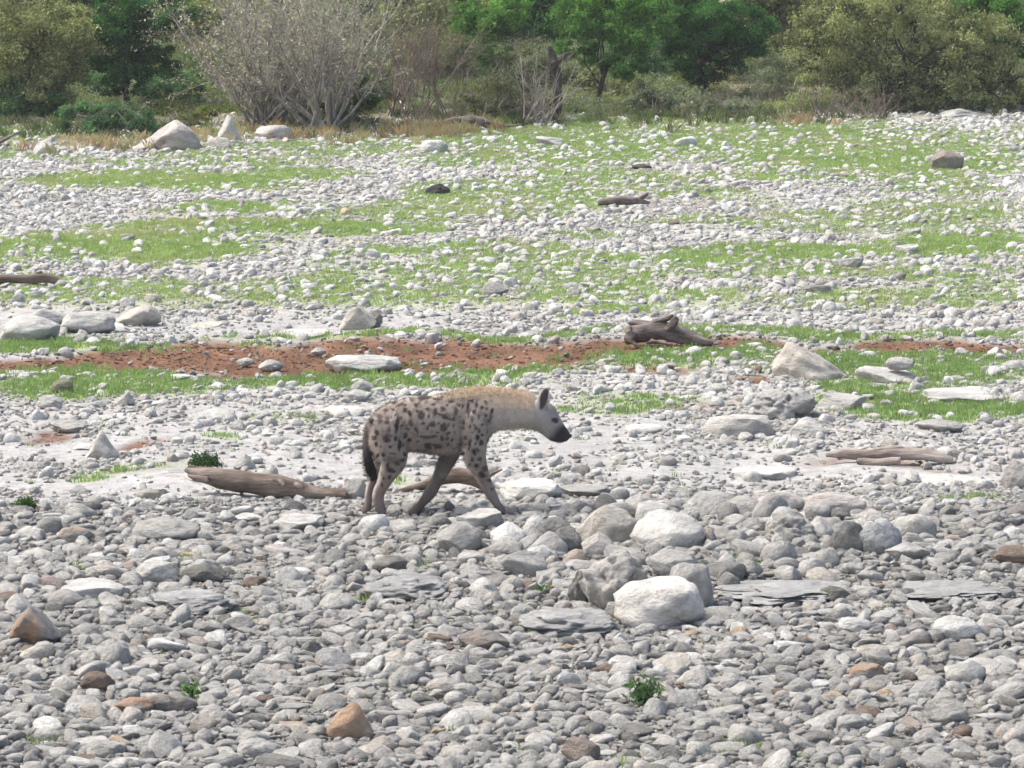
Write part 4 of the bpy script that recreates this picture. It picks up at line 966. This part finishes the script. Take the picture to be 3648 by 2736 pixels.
log('branch', [[(2060, 238, 6), (2065, 222, 5), (2090, 210, 4), (2118, 198, 3)], [(2066, 225, 4), (2050, 205, 3), (2040, 190, 2)]], (2062, 240), M_BARK, 'low black forked branch above the flat pale ledge rock', 'branch', .01, 20, 7)

# leafy plants among the stones
def leafy(name, base, w, h, nst, nlv, size, cols, label, seed, cushion=False):
    rg = np.random.default_rng(seed); b = place(*base); s = ppm(b[1]); W, H = w / s, h / s
    root = tag(empty(name, b), label, 'plant')
    if cushion:
        n = nlv; q = rg.normal(size=(n, 3)); q /= np.linalg.norm(q, axis=1)[:, None]; q[:, 2] = np.abs(q[:, 2])
        C = b + q * np.array([W / 2, W / 2.4, H]) * rg.uniform(.45, 1.12, (n, 1)) * (1 + .35 * fbm3(q[:, 0] * 2.2, q[:, 1] * 2.2, q[:, 2] * 2.2, 2, seed))[:, None]
        c = np.array(cols)[rg.integers(0, len(cols), n)] * rg.uniform(.6, 1.3, (n, 1)); V, F, T = leaf_faces(C, rg, size, c, 1.0)
        link('foliage', mesh_np('foliage', V - b, F, M_LEAF, False, T), root)
        return root
    tb = Tubes(); C, D = [], []
    for k in range(nst):
        a = rg.uniform(0, 6.28); e = b + np.array([math.cos(a) * W * .42 * rg.uniform(.4, 1), math.sin(a) * W * .35 * rg.uniform(.4, 1), H * rg.uniform(.5, .95)])
        m = (b + e) / 2 + np.array([0, 0, H * .12]); tb.add([b, m, e], [.004, .003, .0015], 4, False)
        for j in range(nlv):
            t = rg.uniform(.25, 1.0); p = (1 - t) ** 2 * b + 2 * t * (1 - t) * m + t * t * e
            C.append(p + rg.normal(size=3) * size * .45)
    st = link('stems', tb.mesh('stems', M_BARK, b), root)
    C = np.array(C); n = len(C); c = np.array(cols)[rg.integers(0, len(cols), n)] * rg.uniform(.7, 1.3, (n, 1))
    V, F, T = leaf_faces(C, rg, size, c, .8); link('foliage', mesh_np('foliage', V - b, F, M_LEAF, False, T), root)
    return root
leafy('plant', (1388, 1532), 96, 78, 12, 12, .052, [(.075, .15, .05), (.10, .18, .07), (.13, .21, .10)], 'leafy green plant growing alone among the lower stones', 51)
leafy('plant', (412, 1508), 52, 36, 8, 8, .042, [(.10, .21, .06), (.15, .27, .10)], 'small bright green sprout beside the darker rust-edged stone', 52)
leafy('plant', (57, 1101), 56, 26, 0, 900, .02, [(.045, .095, .028), (.065, .13, .04)], 'small round green cushion plant on the smooth sand', 53, True)
leafy('plant', (443, 1006), 74, 28, 0, 1000, .022, [(.04, .085, .028), (.055, .115, .04)], 'dark green cushion plant behind the splintered end of the brown log', 54, True)
leafy('plant', (1175, 1282), 40, 20, 6, 8, .03, [(.10, .20, .06)], 'tiny green sprout by the low slab under the gnarled rock', 55)

# ------------------------------------------------------------------ haze
def build_haze():
    m, t = nt_of('thin_haze')
    v = nd(t, 'ShaderNodeVolumePrincipled', {'Color': (0.86, 0.90, 0.90, 1), 'Density': 0.0005, 'Anisotropy': 0.2})
    o = nd(t, 'ShaderNodeOutputMaterial'); t.links.new(v.outputs[0], o.inputs['Volume'])
    x0, x1, y0, y1, z0, z1 = -330, 330, -60, 430, -3, 14
    V = [(x0, y0, z0), (x1, y0, z0), (x1, y1, z0), (x0, y1, z0), (x0, y0, z1), (x1, y0, z1), (x1, y1, z1), (x0, y1, z1)]
    F = [(3, 2, 1, 0), (4, 5, 6, 7), (0, 1, 5, 4), (1, 2, 6, 5), (2, 3, 7, 6), (3, 0, 4, 7)]
    tag(link('haze', mesh_np('haze', V, F, m, False)), kind='stuff')
build_haze()

# ------------------------------------------------------------------ hyena
def loft_rings(rings):
    k = rings.shape[1]; n = len(rings); V = rings.reshape(-1, 3).tolist(); F = []
    for a in range(n - 1):
        for q in range(k):
            F.append((a * k + q, a * k + (q + 1) % k, (a + 1) * k + (q + 1) % k, (a + 1) * k + q))
    V.append(rings[0].mean(0).tolist()); V.append(rings[-1].mean(0).tolist()); c0, c1 = n * k, n * k + 1
    for q in range(k):
        F.append((c0, (q + 1) % k, q)); F.append((c1, (n - 1) * k + q, (n - 1) * k + (q + 1) % k))
    return V, F
def resample(a, m):
    a = np.asarray(a, float); t = np.arange(len(a)); tt = np.linspace(0, len(a) - 1, (len(a) - 1) * m + 1)
    out = []
    for c in range(a.shape[1]):                     # Catmull-Rom
        y = a[:, c]; i = np.clip(np.floor(tt).astype(int), 0, len(a) - 2); f = tt - i
        p0, p1, p2, p3 = y[np.clip(i - 1, 0, None)], y[i], y[i + 1], y[np.clip(i + 2, None, len(a) - 1)]
        out.append(.5 * (2 * p1 + (p2 - p0) * f + (2 * p0 - 5 * p1 + 4 * p2 - p3) * f ** 2 + (3 * p1 - p0 - 3 * p2 + p3) * f ** 3))
    return np.stack(out, 1)
def torso(secs, k=22):
    S = resample(secs, 3); R = []
    for (tx, tz, bx, bz, hw) in S:
        T = HP(tx, tz); B = HP(bx, bz); c = (T + B) / 2; u = (T - B) / 2
        a = np.arange(k) * 2 * math.pi / k; ca, sa = np.cos(a), np.sin(a)
        wid = hw * (1 - .18 * np.clip(ca, 0, 1)) * np.sign(sa) * np.abs(sa) ** .88
        R.append(c[None] + u[None] * ca[:, None] + np.array([0, 1., 0])[None] * wid[:, None])
    return loft_rings(np.array(R))
def limb(pts, k=16):
    """pts: zoom x, zoom y, radius in the picture plane (zoom px), y offset (m), half width in y (m)"""
    S = resample(pts, 3); C = np.array([HP(p[0], p[1], p[3]) for p in S]); T = np.gradient(C, axis=0); T[:, 1] *= .3
    T /= np.linalg.norm(T, axis=1)[:, None]; U = np.cross(T, np.array([0, 1., 0])); U /= np.linalg.norm(U, axis=1)[:, None]
    a = np.arange(k) * 2 * math.pi / k
    R = [C[i][None] + U[i][None] * (np.cos(a) * S[i, 2] * HM)[:, None] + np.array([0, 1., 0])[None] * (np.sin(a) * S[i, 4])[:, None] for i in range(len(S))]
    return loft_rings(np.array(R))
BODY = [(266, 535, 282, 660, .035), (292, 465, 300, 760, .085), (345, 405, 345, 790, .112), (440, 345, 470, 760, .130), (560, 300, 580, 752, .136), (700, 276, 700, 762, .148), (850, 262, 850, 780, .150),
        (960, 246, 960, 786, .146), (1070, 226, 1080, 785, .140), (1170, 213, 1200, 765, .130), (1260, 200, 1300, 705, .120), (1340, 200, 1370, 598, .104), (1430, 206, 1450, 568, .094), (1530, 214, 1550, 556, .090),
        (1630, 226, 1650, 553, .090), (1710, 244, 1715, 562, .094), (1790, 284, 1760, 580, .094), (1868, 334, 1800, 610, .095), (1918, 392, 1845, 645, .082), (1958, 462, 1875, 664, .066), (1996, 530, 1908, 674, .055), (2030, 575, 1945, 678, .050), (2046, 604, 1980, 676, .047), (2050, 630, 2012, 668, .030)]
NF = [(1170, 420, 95, -.085, .05), (1195, 520, 118, -.095, .062), (1205, 640, 112, -.10, .066), (1203, 745, 106, -.10, .062), (1216, 830, 95, -.098, .054), (1250, 920, 75, -.095, .045), (1287, 1000, 60, -.09, .038), (1322, 1070, 51, -.088, .034), (1358, 1140, 45, -.085, .031), (1396, 1205, 37, -.082, .029), (1430, 1258, 35, -.08, .031), (1456, 1284, 34, -.08, .035), (1474, 1290, 24, -.08, .03)]
FF = [(1060, 560, 100, .075, .05), (1040, 640, 98, .085, .058), (1008, 730, 92, .09, .058), (972, 820, 80, .09, .05), (933, 900, 70, .088, .042), (893, 985, 59, .082, .036), (853, 1060, 54, .075, .034), (812, 1125, 55, .068, .034), (772, 1180, 43, .062, .030), (730, 1230, 37, .058, .029), (690, 1282, 42, .055, .034), (662, 1312, 46, .055, .037), (648, 1322, 34, .055, .03)]
NR = [(440, 470, 130, -.075, .055), (440, 570, 152, -.088, .07), (458, 680, 150, -.095, .075), (486, 780, 136, -.10, .07), (488, 850, 118, -.10, .062), (468, 910, 98, -.10, .054), (438, 970, 76, -.10, .045), (408, 1035, 60, -.098, .037), (375, 1100, 54, -.095, .033), (362, 1155, 50, -.093, .030), (370, 1215, 46, -.09, .029), (388, 1268, 46, -.09, .033), (408, 1290, 44, -.09, .036), (425, 1298, 30, -.09, .03)]
FR = [(400, 560, 120, .07, .05), (415, 680, 125, .08, .06), (410, 790, 105, .085, .055), (385, 880, 78, .085, .045), (345, 955, 55, .085, .038), (312, 1020, 45, .082, .033), (290, 1085, 37, .08, .029), (280, 1150, 34, .078, .027), (274, 1215, 34, .076, .027), (264, 1262, 38, .075, .032), (258, 1284, 40, .075, .034), (262, 1290, 28, .075, .028)]
TAIL = [(285, 500, 22, -.0, .022), (262, 545, 22, -.005, .022), (254, 625, 24, -.01, .022), (258, 720, 30, -.02, .026), (270, 800, 38, -.025, .03), (288, 880, 45, -.03, .032), (308, 940, 40, -.03, .030), (328, 985, 26, -.03, .022), (340, 1008, 9, -.03, .01)]
EARN = [(1786, 410, 40, -.062, .020), (1792, 360, 53, -.070, .018), (1804, 300, 51, -.078, .013), (1822, 248, 39, -.084, .010), (1838, 216, 24, -.087, .008), (1844, 200, 11, -.088, .006)]
EARF = [(1786, 380, 34, .062, .020), (1790, 325, 42, .070, .018), (1798, 275, 40, .078, .013), (1812, 232, 30, .084, .010), (1824, 202, 16, .087, .007)]
def build_hyena():
    V, F = torso(BODY)
    for fn in (NF, FF, NR, FR, TAIL, EARN, EARF):
        v, f = limb(fn); o = len(V); V += v; F += [tuple(q + o for q in t) for t in f]
    o0 = HP(800, 1310); o0[2] = terrain(o0[0], o0[1])
    root = tag(empty('hyena', o0), 'spotted hyena walking head down across the stones', 'hyena')
    me = bpy.data.meshes.new('body_shape'); me.from_pydata((np.array(V) - o0).tolist(), [], F); me.update()
    tmp = bpy.data.objects.new('body_shape', me); COL.objects.link(tmp)
    rm = tmp.modifiers.new('r', 'REMESH'); rm.mode = 'VOXEL'; rm.voxel_size = .0072
    sm = tmp.modifiers.new('s', 'SMOOTH'); sm.iterations = 5; sm.factor = .5
    dg = bpy.context.evaluated_depsgraph_get(); dg.update()
    me2 = bpy.data.meshes.new_from_object(tmp.evaluated_get(dg)); me2.name = 'body'
    bpy.data.objects.remove(tmp)
    n = len(me2.vertices); co = np.empty(n * 3, np.float32); me2.vertices.foreach_get('co', co); co = co.reshape(-1, 3).astype(float) + o0
    no = np.empty(n * 3, np.float32); me2.vertices.foreach_get('normal', no); no = no.reshape(-1, 3).astype(float)
    # soft muscle relief
    q = co * 9; co = co + no * (.004 * fbm3(q[:, 0], q[:, 1], q[:, 2], 2, 3))[:, None]
    # coat colour, laid out over the flank
    px, py = project(co[:, 0], co[:, 1], co[:, 2]); zx = (px * DS - 1200) * 2.4578; zy = (py * DS - 1300) * 2.4578
    near = co[:, 1] < HY
    wn1 = fbm3(co[:, 0] * 14, co[:, 1] * 14, co[:, 2] * 14, 3, 5)
    col = np.tile(np.array([.262, .222, .188]), (n, 1))
    def blend(c, m):
        nonlocal col
        m = np.clip(m, 0, 1)[:, None]; col = col * (1 - m) + np.array(c) * m
    blend((.25, .21, .185), sst(560, 720, zy) * sst(560, 680, zx) * sst(1120, 1000, zx))                          # belly: dark fur, part of it painted shade
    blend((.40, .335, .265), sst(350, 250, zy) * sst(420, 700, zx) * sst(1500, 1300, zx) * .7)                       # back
    blend((.33, .28, .24), sst(1120, 1180, zx) * sst(760, 640, zy) * sst(1340, 1280, zx) * .6)                      # shoulder
    blend((.44, .345, .255), sst(1150, 1300, zx) * sst(1760, 1700, zx) * sst(450, 370, zy + wn1 * 25))              # tan upper neck
    blend((.43, .39, .345), sst(1310, 1400, zx + wn1 * 20) * sst(360, 440, zy + wn1 * 25) * sst(1780, 1700, zx))        # pale throat
    blend((.315, .292, .268), sst(1690, 1760, zx) * sst(150, 200, zy))                                                # head
    blend((.225, .208, .195), sst(1800, 1900, zx) * sst(500, 380, zy))                                                 # forehead
    blend((.15, .125, .115), sst(80, 20, np.abs(zx - 1300) * .6 + np.abs(zy - 390)) * .4)
    mz = sst(1840, 1950, zx + (zy - 600) * .75)
    blend((.045, .038, .038), mz * sst(470, 560, zy))                                                               # dark muzzle
    blend((.05, .042, .040), sst(1.3, .6, np.hypot((zx - 1912) / 34, (zy - 482) / 22)))                               # eye patch
    blend((.07, .06, .058), sst(1.15, .8, np.hypot((zx - 1808 - (300 - zy) * .22) / 34, (zy - 296) / 98)) * near)      # ear lining
    blend((.48, .44, .41), sst(1785, 1765, zx) * sst(1725, 1745, zx) * sst(395, 330, zy) * .9)
    # legs
    lower = sst(820, 1080, zy)
    blend((.215, .175, .152), lower * .85 * (zx > 560))
    blend((.20, .16, .14), lower * .75 * (zx <= 560))
    blend((.155, .13, .115), (co[:, 1] > HY + .03) * sst(640, 800, zy) * (zx > 620) * (zx < 1110) * .85)  # far foreleg darker, its shade painted into the coat
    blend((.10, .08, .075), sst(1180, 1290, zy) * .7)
    # hind edges of rump and legs: white fur and sunlit rim painted in
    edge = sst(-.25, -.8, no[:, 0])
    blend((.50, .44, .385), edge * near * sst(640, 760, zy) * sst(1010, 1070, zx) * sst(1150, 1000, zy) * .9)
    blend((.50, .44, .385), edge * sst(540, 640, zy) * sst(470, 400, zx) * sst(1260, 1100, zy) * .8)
    # spots
    SP = [(375, 475, 24, 28), (445, 485, 18, 25), (525, 530, 17, 72, 8), (600, 400, 22, 24), (640, 432, 14, 18), (660, 295, 22, 18), (770, 288, 62, 14, -12), (742, 440, 28, 38), (800, 388, 14, 18), (872, 300, 44, 9, 12), (930, 388, 18, 20), (1000, 322, 20, 20), (862, 415, 20, 26),
          (945, 460, 86, 13, 20), (1035, 418, 16, 46), (650, 510, 18, 26), (750, 515, 15, 15), (830, 515, 26, 20), (935, 548, 28, 34), (700, 575, 14, 28, -20), (768, 622, 72, 11, 6), (850, 618, 26, 12), (920, 640, 15, 18), (350, 590, 18, 22), (430, 640, 36, 28, 40), (320, 632, 14, 20), (548, 695, 20, 42),
          (490, 782, 26, 12), (410, 782, 15, 20), (520, 857, 26, 20), (572, 832, 15, 15), (480, 922, 36, 18, 20), (410, 990, 12, 15), (465, 985, 19, 15), (400, 1050, 14, 18), (800, 702, 26, 24), (882, 712, 42, 22), (975, 256, 28, 12), (1150, 362, 12, 40, 10), (1160, 425, 12, 26), (1215, 350, 15, 20),
          (1300, 322, 16, 18), (1265, 372, 12, 18), (1356, 400, 11, 32, 6), (1345, 472, 13, 36, 8), (1190, 472, 11, 26), (1215, 545, 11, 32, -25), (1165, 545, 10, 20), (1250, 575, 13, 26, -25), (1130, 632, 14, 20), (1165, 682, 17, 36, 12), (1240, 642, 14, 26), (1270, 682, 15, 20), (1202, 756, 22, 28),
          (1245, 746, 15, 18), (1182, 832, 15, 18), (1252, 828, 20, 16), (1225, 882, 20, 18), (1290, 908, 28, 20), (1270, 960, 32, 22), (1330, 1005, 20, 14), (302, 505, 10, 30), (560, 350, 30, 14, -20), (500, 320, 20, 12, -30), (700, 350, 16, 14), (600, 620, 14, 18), (640, 660, 18, 12), (470, 720, 14, 12), (1310, 440, 10, 14), (1120, 500, 14, 18), (850, 350, 14, 10), (560, 470, 12, 16), (340, 700, 12, 22), (380, 860, 12, 16), (1100, 300, 14, 12), (1060, 350, 12, 16), (1090, 250, 22, 8), (430, 400, 18, 16, -30), (1350, 1090, 12, 14), (620, 560, 12, 12), (880, 580, 20, 9, 10), (980, 600, 16, 12)]
    rs = np.random.default_rng(12)
    for q in range(300):
        a, b = rs.uniform(300, 1340), rs.uniform(280, 900)
        if (620 < a < 1110 and b > 730) or (a > 1180 and b < 330) or (a < 420 and b < 420): continue
        if min(math.hypot(a - p_[0], (b - p_[1]) * .8) for p_ in SP) < 40: continue
        SP.append((a, b, rs.uniform(7, 13), rs.uniform(9, 18), rs.uniform(-30, 30)))
    m = np.zeros(n)
    jx = zx + wn1 * 16 + fbm3(co[:, 0] * 45, co[:, 1] * 45, co[:, 2] * 45, 2, 16) * 12; jy = zy + fbm3(co[:, 0] * 14 + 7, co[:, 1] * 14, co[:, 2] * 14, 3, 6) * 16 + fbm3(co[:, 0] * 45 + 9, co[:, 1] * 45, co[:, 2] * 45, 2, 17) * 14
    for sp in SP:
        a = math.radians(sp[4]) if len(sp) > 4 else 0; dx, dy = jx - sp[0], jy - sp[1]
        u, v = dx * math.cos(a) + dy * math.sin(a), -dx * math.sin(a) + dy * math.cos(a)
        m = np.maximum(m, sst(1.35, .65, np.hypot(u / sp[2], v / sp[3]) / 1.13) * (.88 + .12 * math.sin(sp[0] * 7.1)))
    mott = fbm3(co[:, 0] * 22 + 3, co[:, 1] * 22, co[:, 2] * 22, 3, 44)
    flank = sst(1400, 1330, zx) * sst(1100, 900, zy) * sst(230, 290, zy)
    blend((.13, .105, .095), sst(.08, .5, mott) * flank * .75)
    blend((.43, .38, .335), sst(.05, .45, fbm3(co[:, 0] * 13 + 13, co[:, 1] * 13, co[:, 2] * 13, 3, 45)) * flank * .35)
    blend((.036, .027, .025), m * .96)
    # tail
    tl = (zx < 352 - (zy < 700) * 70) & (zy > 540) & (np.abs(co[:, 1] - HY + .02) < .045) & (zx < 268 + (zy - 540) * .17 + 30) & (zy < 1015)
    blend((.16, .13, .115), tl * 1.0); blend((.03, .026, .026), tl * sst(640, 860, zy))
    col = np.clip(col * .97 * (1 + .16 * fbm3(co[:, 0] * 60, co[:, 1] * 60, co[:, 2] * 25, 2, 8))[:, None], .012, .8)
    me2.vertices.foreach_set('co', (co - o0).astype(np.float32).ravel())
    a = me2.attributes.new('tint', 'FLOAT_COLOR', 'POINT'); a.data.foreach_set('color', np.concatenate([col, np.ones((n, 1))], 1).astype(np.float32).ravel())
    me2.polygons.foreach_set('use_smooth', np.ones(len(me2.polygons), bool)); me2.update()
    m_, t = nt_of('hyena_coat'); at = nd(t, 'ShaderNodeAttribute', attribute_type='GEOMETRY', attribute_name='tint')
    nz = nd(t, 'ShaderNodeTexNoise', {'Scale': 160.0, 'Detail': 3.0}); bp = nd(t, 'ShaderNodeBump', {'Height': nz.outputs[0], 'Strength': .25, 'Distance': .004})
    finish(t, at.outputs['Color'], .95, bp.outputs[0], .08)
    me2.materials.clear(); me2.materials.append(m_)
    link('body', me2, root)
    # fur: short hairs over the whole body, lying towards the tail and down
    rg = np.random.default_rng(31)
    def hairs(base, nrm, c, length, width, lie, seed_jit=.35):
        k = len(base); d = nrm * rg.uniform(.25, .55, (k, 1)) + lie + rg.normal(size=(k, 3)) * seed_jit; d /= np.linalg.norm(d, axis=1)[:, None]
        s = np.cross(d, rg.normal(size=(k, 3))); s /= np.linalg.norm(s, axis=1)[:, None] + 1e-9
        L = length[:, None] if np.ndim(length) else length
        V = np.stack([base - s * width - nrm * .002, base + s * width - nrm * .002, base + d * L], 1).reshape(-1, 3)
        return V - o0, np.arange(k * 3).reshape(k, 3), np.repeat(c * rg.uniform(.8, 1.22, (k, 1)), 3, 0)
    k = rg.integers(0, n, 42000); hl = np.where(zx[k] > 1740, .007, np.where(zy[k] > 900, .009, .019)) * rg.uniform(.6, 1.2, len(k))
    tail_k = (zx[k] < 350) & (zy[k] > 760) & (zy[k] < 1010) & (col[k].mean(1) < .06); hl = np.where(tail_k, .03, hl)
    V, F, T = hairs(co[k], no[k], col[k], hl, .0013, np.array([-.55, 0, -.55]))
    m_f = make_leaf_mat('fur_hair', 'GEOMETRY', .12)
    link('fur', mesh_np('fur', V, F, m_f, False, np.clip(T, .01, 1)), root)
    # mane along the crest
    top = np.where((no[:, 2] > .55) & (zx > 860) & (zx < 1740) & (zy < 320))[0]; k = rg.choice(top, 5200); xx = zx[k]
    hl = np.interp(xx, [860, 960, 1080, 1200, 1450, 1650, 1740], [.008, .015, .025, .032, .030, .022, .009]) * rg.uniform(.3, 1.4, len(k))
    mc = np.array([.68, .545, .41])[None] * np.ones((len(k), 1)) * (1 - .25 * sst(1100, 900, xx))[:, None]
    V, F, T = hairs(co[k], no[k], mc, hl, .0014, np.array([-.6, 0, .15]), .34)
    link('mane', mesh_np('mane', V, F, m_f, False, np.clip(T, .01, 1)), root)
    # eyes and nose pad
    m_e, t = nt_of('dark_eye'); finish(t, (.012, .009, .008, 1), .15, None, .5)
    m_n, t = nt_of('nose_pad'); finish(t, (.012, .011, .011, 1), .45, None, .4)
    V0, F0 = ico(3)
    for yo in (-.060, .060):
        c = HP(1914, 480 + (20 if yo < 0 else -20), yo); link('eye', mesh_np('eye', V0 * np.array([.014, .008, .009]) + c - o0, F0, m_e), root)
    c = HP(2040, 622); link('nose', mesh_np('nose', V0 * np.array([.013, .024, .014]) + c - o0, F0, m_n), root)
    return root
build_hyena()
